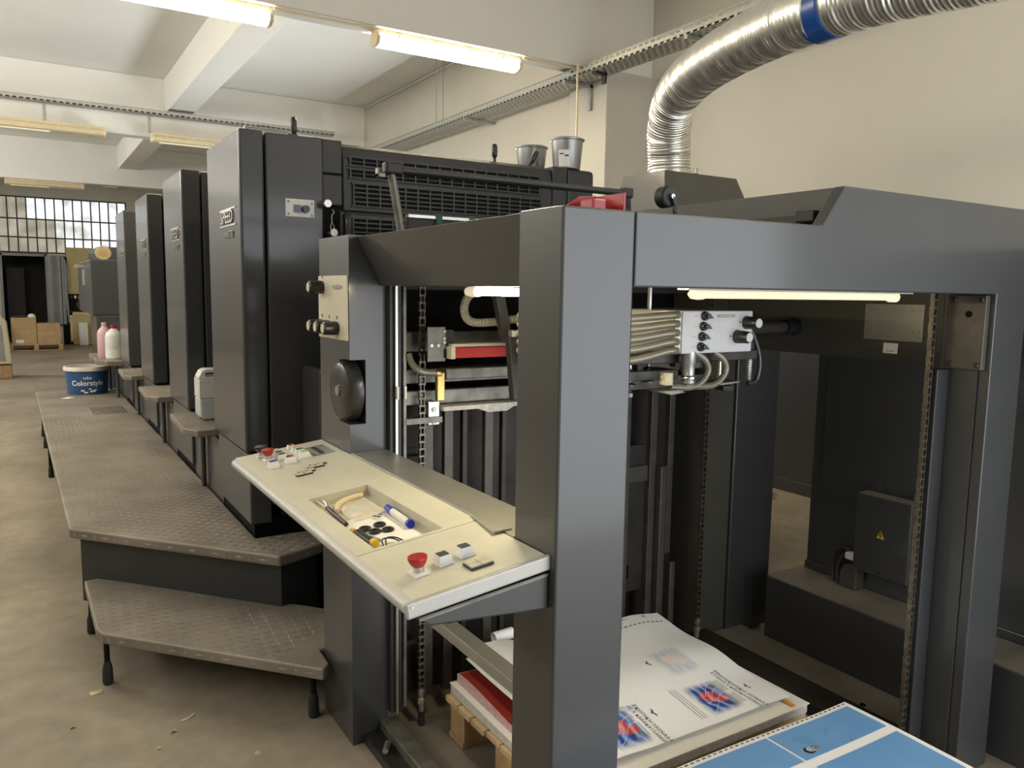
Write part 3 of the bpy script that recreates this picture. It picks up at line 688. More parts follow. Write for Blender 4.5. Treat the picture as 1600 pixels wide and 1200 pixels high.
MB().tube(smooth_path([(1.11, 2.45, 1.385), (1.12, 2.44, 1.35), (1.15, 2.43, 1.325), (1.2, 2.43, 1.318)]), .012, 8).build('air_hose', 'hose_grey', fd, smooth=True)
MB().lathe([(.01, 0), (.014, .006), (.014, .02), (.009, .026)], (1.2, 2.43, 1.315), 'x', 12).build('hose_fitting', 'brass', fd, smooth=True)
# ribbed conduit inside the feeder
pts = smooth_path([(1.29, 2.3, 1.61), (1.25, 2.3, 1.57), (1.245, 2.3, 1.525), (1.275, 2.3, 1.497), (1.36, 2.3, 1.497), (1.45, 2.3, 1.505), (1.6, 2.3, 1.49)], 14)
MB().tube(pts, .014, 10, rad=[.0125+.0025*(i % 2) for i in range(len(pts))]).build('ribbed_conduit', 'conduit', fd, smooth=False)
# folded sheet metal arm hanging from the top
MB().prism([(1.285, 1.6), (1.318, 1.6), (1.352, 1.45), (1.318, 1.45)], 'y', 2.17, 2.2).build('hanging_arm', 'dark_steel', fd, bevel=.002)
MB().prism([(1.315, 1.455), (1.35, 1.455), (1.363, 1.36), (1.395, 1.31), (1.395, 1.265), (1.37, 1.25), (1.335, 1.252)], 'y', 2.13, 2.16).build('hanging_paddle', 'dark_steel', fd, bevel=.003)
MB().tube(smooth_path([(1.335, 2.12, 1.475), (1.35, 2.12, 1.465), (1.37, 2.12, 1.43), (1.41, 2.12, 1.42), (1.5, 2.12, 1.43)]), .004, 6).build('white_lead', 'cable_beige', fd, smooth=True)
MB().box(1.322, 1.34, 2.125, 2.15, 1.455, 1.478).build('lead_clamp', 'bright_steel', fd, bevel=.003)
B(1.4, 1.6, 2.28, 2.31, 1.43, 1.46).build('short_rail', 'steel', fd, bevel=.003)
MB().lathe([(.001, -.05), (.014, -.05), (.016, -.03), (.016, .05)], (1.47, 2.18, 1.425), 'x', 12).build('float_valve', 'white_plastic', fd, smooth=True)
# lamps inside the feeder
la = thing('machine_lamp', (1.12, 1.9, 1.55), 'short glowing lamp tube under the operator side beam', 'lamp')
MB().cyl((1.12, 1.42, 1.598), (1.12, 1.99, 1.598), .011, n=12).build('lamp_tube', 'machine_tube', la, smooth=True)
MB().lathe([(.004, .075), (.013, .06), (.016, .03), (.015, 0)], (1.12, 1.99, 1.598), 'y', 12).build('tube_end', 'tube_cover', la, smooth=True)
lb2 = thing('machine_lamp', (1.9, 1.45, 1.55), 'long pale lamp tube behind the front beam', 'lamp')
MB().cyl((1.47, 1.45, 1.6), (2.25, 1.45, 1.6), .011, n=12).build('lamp_tube', 'tube_cover', lb2, smooth=True)
MB().lathe([(.004, -.05), (.012, -.04), (.014, -.02), (.013, 0)], (1.47, 1.45, 1.6), 'x', 12).build('tube_end', 'tube_cover', lb2, smooth=True)
MB().lathe([(.013, 0), (.016, .01), (.016, .04), (.008, .052)], (2.25, 1.45, 1.6), 'x', 14).build('tube_end', 'tube_cover', lb2, smooth=True)
B(1.4, 2.35, 1.43, 1.47, 1.61, 1.618).build('lamp_reflector', 'white_paint', lb2)
# things on the feeder top
rt = thing('tool_holder', (1.25, 1.56, 1.772), 'red plastic holder on top of the feeder corner', 'holder')
MB().prism([(1.09, 1.774), (1.195, 1.774), (1.195, 1.832), (1.147, 1.828), (1.09, 1.792)], 'y', 1.545, 1.552).build('holder_back', 'red', rt, bevel=.001)
B(1.1, 1.2, 1.44, 1.545, 1.774, 1.782).build('holder_floor', 'red', rt)
B(1.193, 1.2, 1.44, 1.55, 1.78, 1.83).build('holder_side', 'red', rt, bevel=.001)
B(1.12, 1.16, 1.46, 1.51, 1.782, 1.815).build('holder_block', 'red', rt, bevel=.004)
MB().lathe([(.001, -.018), (.021, -.018), (.024, -.013), (.024, .013), (.021, .018), (.001, .018)], (1.222, 1.49, 1.80), 'y', 24).build('roller', 'rubber', rt, smooth=True)
MB().cyl((1.222, 1.46, 1.80), (1.222, 1.475, 1.80), .005, n=10).build('roller_pin', 'chrome', rt, smooth=True)
rw = thing('guide_roller', (1.29, 1.4, 1.772), 'black guide roller on a bracket standing on the front beam', 'roller')
MB().lathe([(.001, -.016), (.021, -.016), (.0245, -.012), (.0245, .012), (.021, .016), (.001, .016)], (1.285, 1.4, 1.823), 'y', 28).build('roller', 'rubber', rw, smooth=True)
MB().cyl((1.285, 1.374, 1.823), (1.285, 1.388, 1.823), .005, n=10).build('roller_pin', 'chrome', rw, smooth=True)
MB().tube(smooth_path([(1.285, 1.378, 1.823), (1.295, 1.378, 1.805), (1.295, 1.378, 1.79), (1.305, 1.378, 1.773)]), .005, 8).build('bracket', 'paint_black', rw, smooth=True)

# ================================================================== CONSOLE
TC = math.radians(7.3)
def cmap(p):   # (u across, y along, n above the sloping top) -> world
    u, y, n = p
    return Vector((.59+u*math.cos(TC)-n*math.sin(TC), y, 1.007+u*math.sin(TC)+n*math.cos(TC)))
cs = thing('control_console', (.75, 2.0, .93), 'long sloping metal control console with buttons and a tool tray', 'console')
CY0, CY1 = 1.318, 2.795
def cb(u0, u1, y0, y1, n0, n1): return MB(cmap).box(u0, u1, y0, y1, n0, n1)
# top: two button panels, tray frame in the middle, rounded front edge
cb(.02, .33, CY0+.01, 1.618, -.028, 0).build('top_panel', 'console_top', cs, bevel=.0015)
cb(.02, .33, 2.14, CY1, -.028, 0).build('top_panel', 'console_top', cs, bevel=.0015)
fr = MB(cmap); fr.box(.02, .066, 1.62, 2.138, -.028, 0); fr.box(.242, .33, 1.62, 2.138, -.028, 0); fr.box(.066, .242, 2.118, 2.138, -.028, 0); fr.box(.066, .242, 1.62, 1.632, -.028, 0)
fr.build('tray_frame', 'console_top', cs)
ty = MB(cmap); ty.box(.066, .242, 1.632, 2.118, -.034, -.031); ty.box(.0655, .067, 1.632, 2.118, -.034, -.001); ty.box(.241, .2425, 1.632, 2.118, -.034, -.001); ty.box(.066, .242, 2.117, 2.119, -.034, -.001); ty.box(.066, .242, 1.631, 1.633, -.034, -.001)
ty.build('tool_tray', 'tray_lining', cs)
MB(cmap).prism([(.02, .001), (.008, -.002), (.001, -.009), (-.001, -.016), (.002, -.024), (.01, -.03), (.02, -.031)], 'y', CY0, CY1-.02).build('front_edge', 'console_edge', cs, smooth=True)
cb(.0, .335, CY0-.004, CY0+.01, -.031, .001).build('end_edge', 'console_edge', cs, bevel=.004)
MB().prism([(.64, .952), (.918, .93), (.918, .992), (.625, .962)], 'y', CY0+.004, 2.49).build('console_body', 'paint', cs, bevel=.004)
MB().prism([(.645, .956), (.918, .934), (.918, 1.012), (.615, .975)], 'y', CY0, CY0+.006).build('end_plate', 'paint', cs, bevel=.002)
MB().prism([(.62, .968), (.918, 1.005), (.918, 1.01), (.62, .973)], 'y', CY0-.001, CY0+.002).build('end_trim', 'steel', cs)
B(.92, 1.052, 1.46, 2.498, 1.038, 1.052).build('inner_ledge', 'brushed', cs, bevel=.002)
MB().prism([(.89, 1.5), (.94, 1.5), (.94, 1.6), (.915, 1.655)], 'z', 1.052, 1.056).build('ledge_tab', 'brushed', cs)
def push(u, y, capm, s=.036, h=.022, hi=False, sy=None):
    sy = sy or s
    b_ = cb(u-s/2, u+s/2, y-sy/2, y+sy/2, 0, .007).build('push_button', 'label_white', cs, bevel=.002)
    m_ = MB(cmap); lo = [(u-s*.45, y-sy*.45, .007), (u+s*.45, y-sy*.45, .007), (u+s*.45, y+sy*.45, .007), (u-s*.45, y+sy*.45, .007)]
    up = [(u-s*.36, y-sy*.36, h), (u+s*.36, y-sy*.36, h), (u+s*.36, y+sy*.36, h), (u-s*.36, y+sy*.36, h)]
    A = [m_.V(p) for p in lo]; Bq = [m_.V(p) for p in up]; m_.bm.faces.new(A[::-1]); m_.bm.faces.new(Bq)
    for i in range(4): m_.bm.faces.new((A[i], A[(i+1) % 4], Bq[(i+1) % 4], Bq[i]))
    m_.build('button_body', 'label_white', b_, bevel=.001)
    cb(u-s*.31, u+s*.31, y-sy*.31, y+sy*.31, h, h+.0015).build('button_cap', capm, b_)
    return b_
def mushroom(u, y, capm):
    b_ = cb(u-.018, u+.018, y-.018, y+.018, 0, .007).build('stop_button', 'label_white', cs, bevel=.002)
    MB(cmap).lathe([(.012, .007), (.012, .02)], (u, y, 0), 'z', 16).build('button_neck', 'bright_steel', b_, smooth=True)
    MB(cmap).lathe([(.012, .018), (.017, .024), (.021, .034), (.0205, .039), (.001, .041)], (u, y, 0), 'z', 20).build('button_head', capm, b_, smooth=True)
push(.145, 1.442, 'grey_cap'); push(.2, 1.448, 'grey_cap'); mushroom(.083, 1.43, 'red')
mushroom(.1, 2.655, 'red'); mushroom(.095, 2.725, 'plastic_black')
push(.086, 2.545, 'blue_cap'); push(.146, 2.56, 'red_dark')
push(.14, 2.635, 'grey_cap', .034, .018); push(.14, 2.672, 'grey_cap', .034, .018); push(.14, 2.712, 'amber_cap', .034, .018)
push(.205, 2.597, 'amber_cap', .036, .02, sy=.05); push(.205, 2.65, 'green_cap', .034, .018); push(.205, 2.69, 'amber_cap', .034, .018); push(.203, 2.745, 'red_dark', .03, .016)
def keypad(u, y, ang=0):
    k = cb(u-.027, u+.027, y-.02, y+.02, 0, .006).build('keypad', 'plastic_black', cs, bevel=.001)
    for du in (-.013, .013):
        for dy in (-.009, .009): cb(u+du-.012, u+du+.012, y+dy-.0083, y+dy+.0083, .006, .0085).build('key', 'panel_cream', k)
keypad(.197, 1.383)
for u, y in ((.135, 2.375), (.150, 2.40), (.19, 2.43), (.205, 2.455)): 
    k = cb(u-.026, u+.026, y-.009, y+.009, 0, .005).build('keypad', 'plastic_black', cs)
    for du in (-.013, .013): cb(u+du-.011, u+du+.011, y-.0075, y+.0075, .005, .0075).build('key', 'panel_cream', k)
lc = cb(.23, .305, 2.57, 2.71, 0, .0012).build('display_window', 'lcd', cs)
for k in range(3): cb(.24+.02*k, .252+.02*k, 2.58, 2.7, .0012, .0016).build('display_row', 'ink_grey' if k != 1 else 'dark_steel', lc)
B(.6, .606, CY0-.006, CY0-.004, 1.0, 1.004).build('end_screw', 'bright_steel', cs)
# things lying in the tool tray
NF = -.0305
def cthing(name, u, y, label, cat, group=None): return thing(name, cmap((u, y, NF)), label, cat, group)
mk = cthing('marker_pen', .21, 1.84, 'white marker pen with blue cap and blue end in the tray', 'marker')
MB(cmap).tube([(.215, 1.775, NF+.011), (.22, 1.89, NF+.011)], .0095, 14).build('barrel', 'white_plastic', mk, smooth=True)
MB(cmap).tube([(.2145, 1.763, NF+.0115), (.215, 1.775, NF+.0115)], .0112, 14).build('end_plug', 'marker_blue', mk, smooth=True)
MB(cmap).tube([(.22, 1.89, NF+.011), (.223, 1.935, NF+.011)], .011, 14, rad=[.0108, .009]).build('cap', 'marker_blue', mk, smooth=True)
tw = cthing('tweezers', .095, 2.0, 'dark handled steel tweezers along the front of the tray', 'tool')
MB(cmap).tube([(.094, 1.90, NF+.008), (.096, 1.99, NF+.010), (.098, 2.06, NF+.012)], .0062, 10).build('handle', 'plastic_black', tw, smooth=True)
MB(cmap).tube([(.098, 2.055, NF+.012), (.092, 2.085, NF+.016), (.088, 2.112, NF+.02)], .0028, 6).tube([(.099, 2.055, NF+.012), (.104, 2.085, NF+.018), (.102, 2.114, NF+.024)], .0028, 6).build('prongs', 'bright_steel', tw, smooth=True)
ct = cthing('cutter', .095, 1.78, 'black and yellow cutter knife in the near tray corner', 'knife')
MB(cmap).box(.086, .106, 1.725, 1.835, NF, NF+.013).build('handle', 'plastic_black', ct, bevel=.004)
MB(cmap).lathe([(.001, -.012), (.009, -.012), (.0105, -.008), (.0105, .004), (.009, .006)], (.097, 1.719, NF+.011), 'y', 12).build('end_wheel', 'yellow', ct, smooth=True)
MB(cmap).box(.087, .1, 1.835, 1.86, NF+.002, NF+.009).build('nose', 'yellow', ct, bevel=.002)
rod_ = MB(cmap).cyl((.122, 1.735, NF+.0035), (.109, 1.815, NF+.0035), .003, n=8).build('steel_rod', 'can_grey', smooth=True); tag(rod_, 'thin grey steel rod beside the cutter', 'rod')
for i, (u, y, lbn) in enumerate(((.123, 1.845, 'nearest the front edge'), (.135, 1.808, 'in the middle of the cluster'), (.163, 1.845, 'farthest into the tray'), (.165, 1.795, 'nearest the marker pen'))):
    r_ = MB(cmap); pts = [(u+.0125*math.cos(a*math.pi/10), y+.015*math.sin(a*math.pi/10), NF+.0035) for a in range(21)]
    r_.tube(pts, .0034, 8); r_.box(u-.011, u+.011, y-.003, y+.003, NF+.0012, NF+.0045)
    tag(r_.build('sucker_ring', 'rubber', smooth=True), 'black rubber sucker ring %s' % lbn, 'ring', 'rubber sucker rings')
bg = MB(cmap)
def bagf(i, j):
    u = .118+.1*j+.01*i*(1-j); y = 1.915+.165*i+.01*j
    return (u, y, NF+.004+.014*math.sin(i*3.1)*math.sin(j*3.1)+.003*math.sin(i*17+j*5)*math.sin(j*13))
bg.grid(bagf, 14, 12); bgo = bg.build('plastic_bag', 'bag', smooth=True, fix=False); tag(bgo, 'crumpled clear plastic bag in the tray', 'bag')
cl = MB(cmap)
for k in range(4): cl.tube(smooth_path([(.112+.006*k, 2.02+.018*k, NF+.008), (.128+.01*k, 2.06+.01*k, NF+.011), (.155+.012*k, 2.085+.003*k, NF+.012), (.19+.008*k, 2.098, NF+.009)]), .007, 8, rad=None)
tag(cl.build('cloth_scrap', 'cream_cloth', smooth=True), 'twisted cream cloth scrap at the far end of the tray', 'cloth')
tag(MB(cmap).grid(lambda i, j: (.075+.14*j, 1.645+.3*i, NF+.0006+.0008*math.sin(i*9)*math.sin(j*7)), 10, 8).build('tray_paper', 'paper', smooth=True), 'cream paper lining the near half of the tray', 'paper')
wr_ = MB(cmap)
for k in range(2): wr_.tube(smooth_path([(.112+.008*k, 1.70, NF+.004), (.12+.01*k, 1.72, NF+.012), (.14+.008*k, 1.71, NF+.012), (.155+.008*k, 1.69, NF+.004)]), .002, 6)
tag(wr_.build('wire_loop', 'dark_steel', smooth=True), 'dark looped wires in the near tray end', 'wire')
nt_ = MB(cmap)
for u, y in ((.185, 1.90), (.19, 1.912), (.18, 1.905)): nt_.lathe([(.002, 0), (.007, .001), (.007, .007), (.002, .008)], (u, y, NF), 'z', 8)
for i, (u, y) in enumerate(((.18, 1.893), (.19, 1.91), (.174, 1.908))):
    tag(MB(cmap).lathe([(.003, 0), (.007, .001), (.007, .007), (.003, .008)], (u, y, NF), 'z', 8).build('hex_nut', 'chrome'), 'small shiny nut beside the marker cap', 'nut', 'shiny nuts beside the marker cap')
nt_.bm.free()

# ================================================================== SUCTION HEAD
sh = thing('suction_head', (1.8, 2.0, 1.25), 'grey suction head with hoses hanging in the feeder', 'suction head')
YH = 1.75
hb = B(1.693, 2.0, YH, YH+.34, 1.419, 1.55).build('control_box', 'white_paint', sh, bevel=.004)
for i in range(4):
    kx, kz = 1.783-.004*i, 1.534-.0315*i
    k = MB().lathe([(.001, -.012), (.012, -.012), (.014, -.008), (.0145, 0)], (kx, YH, kz), 'y', 16).build('pointer_knob', 'plastic_black', hb, smooth=True)
    MB().prism([(kx-.006, kz+.006), (kx+.004, kz+.008), (kx+.02, kz-.007), (kx-.004, kz-.008)], 'y', YH-.022, YH-.01).build('pointer', 'plastic_black', hb, bevel=.001)
    B(kx-.04, kx-.024, YH-.0006, YH, kz-.001, kz+.001).build('scale_mark', 'ink_grey', hb)
for kx, kz in ((1.972, 1.512), (1.932, 1.468)):
    MB().lathe([(.001, -.05), (.015, -.05), (.0185, -.046), (.021, -.006), (.022, 0)], (kx, YH, kz), 'y', 24).build('control_knob', 'plastic_black', hb, smooth=True)
    MB().lathe([(.001, -.0515), (.0145, -.0515), (.015, -.05)], (kx, YH, kz), 'y', 20).build('knob_cap', 'white_paint', hb)
    B(kx-.034, kx-.028, YH-.0006, YH, kz, kz+.004).build('scale_mark', 'ink_black', hb)
MB().prism([(1.878+(.034*math.copysign(1, math.cos(a))+.006*math.cos(a) if abs(math.cos(a)) > .1 else 0), 1.534+.0055*math.sin(a)) for a in [math.pi*2*k/16+.001 for k in range(16)]], 'y', YH-.0008, YH).build('nameplate', 'ink_grey', hb)
lettering('nameplate_lettering', 'HEIDELBERG', .0098, lambda u, v, h: (1.878+u, YH-.0012, 1.534+v), 'white_paint', hb)
# corrugated bracket and fat hoses on the operator side
B(1.668, 1.693, YH+.004, YH+.06, 1.422, 1.55).build('hose_bracket', 'panel_cream', hb, bevel=.003)
for i in range(5):
    z = 1.538-.027*i
    MB().tube(smooth_path([(1.675, YH+.0, z), (1.63, YH-.0, z-.002), (1.5, YH+.03, z-.012-.004*i), (1.35, YH+.12, z-.02), (1.3, YH+.3, z-.01)]), .0115, 12).build('suction_hose', 'hose_grey', sh, smooth=True)
MB().tube(smooth_path([(1.5, 1.95, 1.56), (1.52, 1.93, 1.6), (1.56, 1.9, 1.6), (1.59, 1.88, 1.55)]), .014, 10).build('suction_hose', 'hose_grey', sh, smooth=True)
B(1.648, 1.656, YH+.1, YH+.11, 1.55, 1.62).build('hanger_strip', 'bright_steel', sh)
# lower mechanism
B(1.35, 2.1, YH+.06, YH+.30, 1.385, 1.417).build('head_beam', 'dark_steel', sh, bevel=.004)
B(1.4, 1.78, YH+.1, YH+.2, 1.33, 1.36).build('tie_bar', 'bar_steel', sh, bevel=.003)
def foot(x, y, z0, z1, m_='steel'):
    f_ = MB().cyl((x, y, z0+.012), (x, y, z1), .008, n=10).build('sucker_rod', 'bright_steel', sh, smooth=True)
    MB().lathe([(.022, 0), (.022, .004), (.007, .012), (.012, .03), (.012, .05), (.006, .055)], (x, y, z0), 'z', 14).build('sucker_foot', m_, sh, smooth=True)
for x, y, z0 in ((1.48, 1.78, 1.30), (1.53, 1.85, 1.30), (1.62, 1.9, 1.31), (1.455, 1.9, 1.29), (1.74, 1.95, 1.31)): foot(x, y, z0, 1.4)
MB().lathe([(.02, 0), (.023, .01), (.019, .02), (.019, .06), (.022, .065), (.022, .1)], (1.745, YH+.02, 1.325), 'z', 18).build('air_cylinder', 'can_grey', sh, smooth=True)
MB().lathe([(.023, 0), (.026, .004), (.026, .012), (.023, .016)], (1.745, YH+.02, 1.335), 'z', 18).build('clamp_ring', 'chrome', sh, smooth=True)
for x0, dx in ((1.81, 0), (1.89, .02)):
    MB().tube(smooth_path([(x0-.03, YH+.03, 1.42), (x0+.005, YH+.02, 1.395), (x0+.02, YH+.02, 1.36), (x0-.01, YH+.02, 1.325), (x0-.06, YH+.02, 1.312), (x0-.14-dx, YH+.02, 1.318)]), .0105, 12).build('suction_hose', 'hose_grey', sh, smooth=True)
pts = [(1.655, YH+.02, 1.325+.0025*i) for i in range(16)]
MB().tube(pts, .02, 14, rad=[.018+.003*(i % 2) for i in range(16)]).build('bellows', 'panel_cream', sh)
MB().prism([(1.6, 1.31), (1.7, 1.31), (1.72, 1.3), (1.66, 1.295)], 'y', YH, YH+.05).build('foot_plate', 'steel', sh, bevel=.002)
# right hand arm with spring
B(1.9, 2.1, YH+.08, YH+.11, 1.395, 1.415).build('side_arm', 'bar_steel', sh, bevel=.004)
MB().cyl((1.965, YH+.1, 1.31), (1.965, YH+.1, 1.4), .007, n=10).cyl((1.985, YH+.12, 1.33), (1.985, YH+.12, 1.4), .005, n=8).build('guide_pin', 'bright_steel', sh, smooth=True)
MB().prism([(1.93, 1.305), (2.02, 1.31), (2.02, 1.316), (1.93, 1.312)], 'y', YH+.06, YH+.14).build('foot_plate', 'steel', sh)
B(1.955, 2.0, YH+.07, YH+.11, 1.285, 1.3).build('rubber_pad', 'rubber', sh)
MB().box(2.085, 2.107, YH+.08, YH+.105, 1.385, 1.45).build('spring_holder', 'plastic_black', sh, bevel=.003)
MB().tube([(2.097+.009*math.cos(i*.9), YH+.09+.009*math.sin(i*.9), 1.31+.0009*i) for i in range(84)], .0018, 5).build('coil_spring', 'bright_steel', sh, smooth=True)
MB().tube(smooth_path([(2.02, YH+.08, 1.53), (2.06, YH+.08, 1.51), (2.1, YH+.08, 1.46), (2.13, YH+.08, 1.40), (2.135, YH+.08, 1.35), (2.12, YH+.08, 1.31), (2.08, YH+.08, 1.302)]), .0085, 10).build('black_hose', 'hose_black', sh, smooth=True)
MB().cyl((2.03, 2.1, 1.475), (2.58, 2.1, 1.475), .022, n=16).build('cross_shaft', 'bar_steel', sh, smooth=True)
MB().lathe([(.03, 0), (.03, .05), (.034, .05), (.034, .065)], (2.585, 2.1, 1.475), 'x', 18).build('shaft_boot', 'rubber', sh, smooth=True)
for i in range(12):
    x = 1.38+.05*i+random.uniform(-.01, .01); y = YH+.1+random.uniform(0, .2)
    B(x, x+random.uniform(.012, .035), y, y+.03, 1.33+random.uniform(0, .03), 1.39).build('head_linkage', random.choice(['dark_steel', 'bar_steel', 'steel', 'plastic_black']), sh, bevel=.002)

# ================================================================== DRIVE SIDE
bs = thing('base_housing', (2.95, 1.5, 0), 'low grey machine base box with a dusty top behind the feeder', 'base')
B(2.83, 3.5, .3, 2.322, 0, .33).build('base_box', 'paint', bs, bevel=.004)
B(2.832, 3.5, .3, 2.32, .33, .337).build('dusty_top', 'tread', bs)
cab = thing('drive_cabinet', (3.3, 1.4, .337), 'tall dark cabinet standing on the low base behind the feeder', 'cabinet')
B(3.075, 3.7, .4, 2.30, .337, 1.78).build('cabinet_body', 'paint', cab, bevel=.006)
B(3.07, 3.075, .4, 2.24, .345, 1.75).build('cabinet_door', 'paint', cab, bevel=.002)
B(3.06, 3.07, .4, 2.298, .34, .375).build('skirt', 'paint', cab, bevel=.003)
eb = thing('junction_box', (3.03, 1.9, .44), 'grey wall box with a yellow lightning warning triangle', 'junction box')
B(2.99, 3.06, 1.757, 2.0, .44, .772).build('box_body', 'paint', eb, bevel=.004)
bx2 = B(2.984, 2.99, 1.757, 2.0, .44, .768).build('box_lid', 'paint', eb, bevel=.003)
MB().prism([(1.903, .601), (1.857, .599), (1.88, .642)], 'x', 2.9828, 2.984).build('warning_border', 'ink_black', bx2)
MB().prism([(1.8985, .6035), (1.8615, .602), (1.88, .6365)], 'x', 2.9822, 2.983).build('warning_triangle', 'yellow', bx2)
MB().prism([(1.882, .63), (1.876, .63), (1.88, .618), (1.875, .618), (1.881, .604), (1.8815, .613), (1.886, .613)], 'x', 2.9816, 2.9823).build('lightning_bolt', 'ink_black', bx2)
for yy, zz in ((1.88, .755), (1.88, .455)): MB().lathe([(.001, -.003), (.006, -.003), (.007, 0)], (2.984, yy, zz), 'x', 10).build('lid_screw', 'dark_steel', bx2)
B(3.06, 3.0695, 1.95, 1.985, .77, .81).build('hanger_lug', 'paint', eb); B(3.06, 3.0695, 1.77, 1.8, .77, .81).build('hanger_lug', 'paint', eb)
B(2.991, 3.06, 1.758, 1.999, .772, .774).build('dust', 'tread', eb)
cbx = tag(MB().tube(smooth_path([(3.03, 2.02, .48), (3.03, 2.08, .5), (3.03, 2.12, .46), (3.03, 2.12, .34)]), .008, 8).tube(smooth_path([(3.03, 2.0, .47), (3.02, 2.05, .48), (3.02, 2.09, .43), (3.02, 2.09, .34)]), .012, 8).build('power_cable', 'hose_black', smooth=True), 'dark cables curving from the junction box into the base', 'cable')
tag(B(3.0, 3.04, 2.0, 2.05, .465, .495).build('cable_plug', 'white_plastic', bevel=.004), 'small white plug at the side of the junction box', 'plug')
tag(MB().prism([(1.99, .337), (2.07, .337), (2.07, .4), (2.05, .44), (1.99, .45)], 'x', 3.0, 3.058).build('cable_shroud', 'paint_olive', bevel=.004), 'dark rounded cable cover beside the junction box', 'cover')
dp = thing('drive_platform', (3.4, 3.3, 0), 'dusty tread platform on thin legs seen behind the far feeder column', 'platform')
B(3.1, 3.65, 2.95, 3.62, .43, .47).build('deck', 'tread', dp, bevel=.005)
for x, y in ((3.62, 2.98), (3.62, 3.58), (3.15, 3.58)): MB().cyl((x, y, 0), (x, y, .43), .012, n=10).build('leg', 'black', dp, smooth=True)

# ================================================================== FEED BOARD between feeder and press
fb = thing('feed_board', (1.8, 3.1, .5), 'dark feed board sloping from the feeder down to the press', 'feed board')
MB().prism([(2.78, 1.04), (3.56, .8), (3.56, .83), (2.78, 1.08)], 'x', 1.2, 2.5).build('board', 'dark_steel', fb, bevel=.003)
B(1.12, 1.17, 2.8, 3.57, .1, .95).build('side_frame', 'paint_black', fb, bevel=.006)
B(1.08, 1.12, 3.3, 3.56, .86, 1.25).build('side_box', 'paint_black', fb, bevel=.01)
MB().prism([(3.02, .86), (3.2, .86), (3.2, 1.0), (3.14, 1.02)], 'x', 1.07, 1.12).build('side_flap', 'paint', fb, bevel=.004)
B(2.5, 2.56, 2.8, 3.57, .1, .95).build('side_frame', 'paint_black', fb, bevel=.006)

# ================================================================== PLATFORM AND STEPS
def inside(poly, x, y):
    r = False; n = len(poly)
    for i in range(n):
        (x1, y1), (x2, y2) = poly[i], poly[(i+1) % n]
        if (y1 > y) != (y2 > y) and x < (x2-x1)*(y-y1)/(y2-y1)+x1: r = not r
    return r
def tread_bars(parent, poly, z, x0, x1, y0, y1, pitch=.034, rot=0):
    """raised lens shaped bars, alternating direction, as on checker plate"""
    m_ = MB(); nx = int((x1-x0)/pitch); ny = int((y1-y0)/pitch); cr, sr = math.cos(rot), math.sin(rot); cx, cy = (x0+x1)/2, (y0+y1)/2
    for i in range(nx):
        for j in range(ny):
            px, py = x0+(i+.5)*pitch-cx, y0+(j+.5)*pitch-cy; x, y = cx+px*cr-py*sr, cy+px*sr+py*cr
            if not all(inside(poly, x+dx, y+dy) for dx in (-.02, .02) for dy in (-.02, .02)): continue
            a = (math.pi/4 if (i+j) % 2 else -math.pi/4)+rot; ux, uy = math.cos(a), math.sin(a); L, w, h = .0145, .0042, .0022
            P = [(-L, 0, 0), (0, -w, 0), (L, 0, 0), (0, w, 0), (-L*.55, 0, h), (L*.55, 0, h)]
            v = [m_.V((x+p[0]*ux-p[1]*uy, y+p[0]*uy+p[1]*ux, z+p[2])) for p in P]
            for f in ((0, 1, 5, 4), (1, 2, 5), (2, 3, 4, 5), (3, 0, 4)): m_.bm.faces.new([v[k] for k in f])
    o = m_.build('tread_pattern', 'tread_bar', parent); o['kind'] = 'stuff'
    return o
def edge_bars(parent, p, q, z0, z1, pitch=.06):
    """tread bars that wrap over a folded front lip"""
    p, q = Vector((*p, 0)), Vector((*q, 0)); d = (q-p); L = d.length; d.normalize(); n = Vector((-d.y, d.x, 0)); 
    if n.y > 0: n = -n
    m_ = MB()
    for i in range(int(L/pitch)):
        c = p+d*((i+.5)*pitch); zz = (z0+z1)/2; vert = i % 2
        a = (d*.022, Vector((0, 0, .006))) if vert else (Vector((0, 0, .016)), d*.005)
        pts = [c-a[0], c-a[1], c+a[0], c+a[1]]
        v = [m_.bm.verts.new(k+Vector((0, 0, zz))+n*.0005) for k in pts]; t_ = m_.bm.verts.new(c+Vector((0, 0, zz))+n*.003)
        for k in range(4): m_.bm.faces.new((v[k], v[(k+1) % 4], t_))
    o = m_.build('lip_pattern', 'tread_bar', parent); o['kind'] = 'stuff'
plat = thing('operator_platform', (.5, 6.4, 0), 'long dusty checker plate platform beside the press towers', 'platform')
PP = [(.141, 4.118), (.88, 3.255), (1.1, 3.345), (1.1, 3.56), (.858, 3.56), (.858, 9.7), (.088, 9.7)]
MB().prism(PP, 'z', ZP-.048, ZP).build('deck', 'tread', plat, bevel=.01, seg=3)
tread_bars(plat, PP, ZP, .05, 1.12, 3.1, 7.6)
edge_bars(plat, PP[0], PP[1], ZP-.045, ZP-.008); edge_bars(plat, PP[1], PP[2], ZP-.045, ZP-.008)
SK = [(.185, 4.15), (.9, 3.31), (1.09, 3.39), (1.09, 3.44), (.92, 3.38), (.22, 4.2)]
MB().prism(SK, 'z', .1, ZP-.05).build('front_skirt', 'paint_black', plat, bevel=.003)
B(.8, .86, 3.6, 9.68, .03, ZP-.05).build('rear_skirt', 'black', plat)
for x, y in ((.32, 4.35), (.147, 7.5), (.144, 8.9), (.14, 9.6)):
    l_ = MB().cyl((x, y, .09), (x, y, ZP-.05), .014, n=10).build('leg', 'black', plat, smooth=True)
    MB().lathe([(.02, 0), (.022, .01), (.02, .06), (.014, .1)], (x, y, 0), 'z', 12).build('rubber_foot', 'rubber', l_, smooth=True)
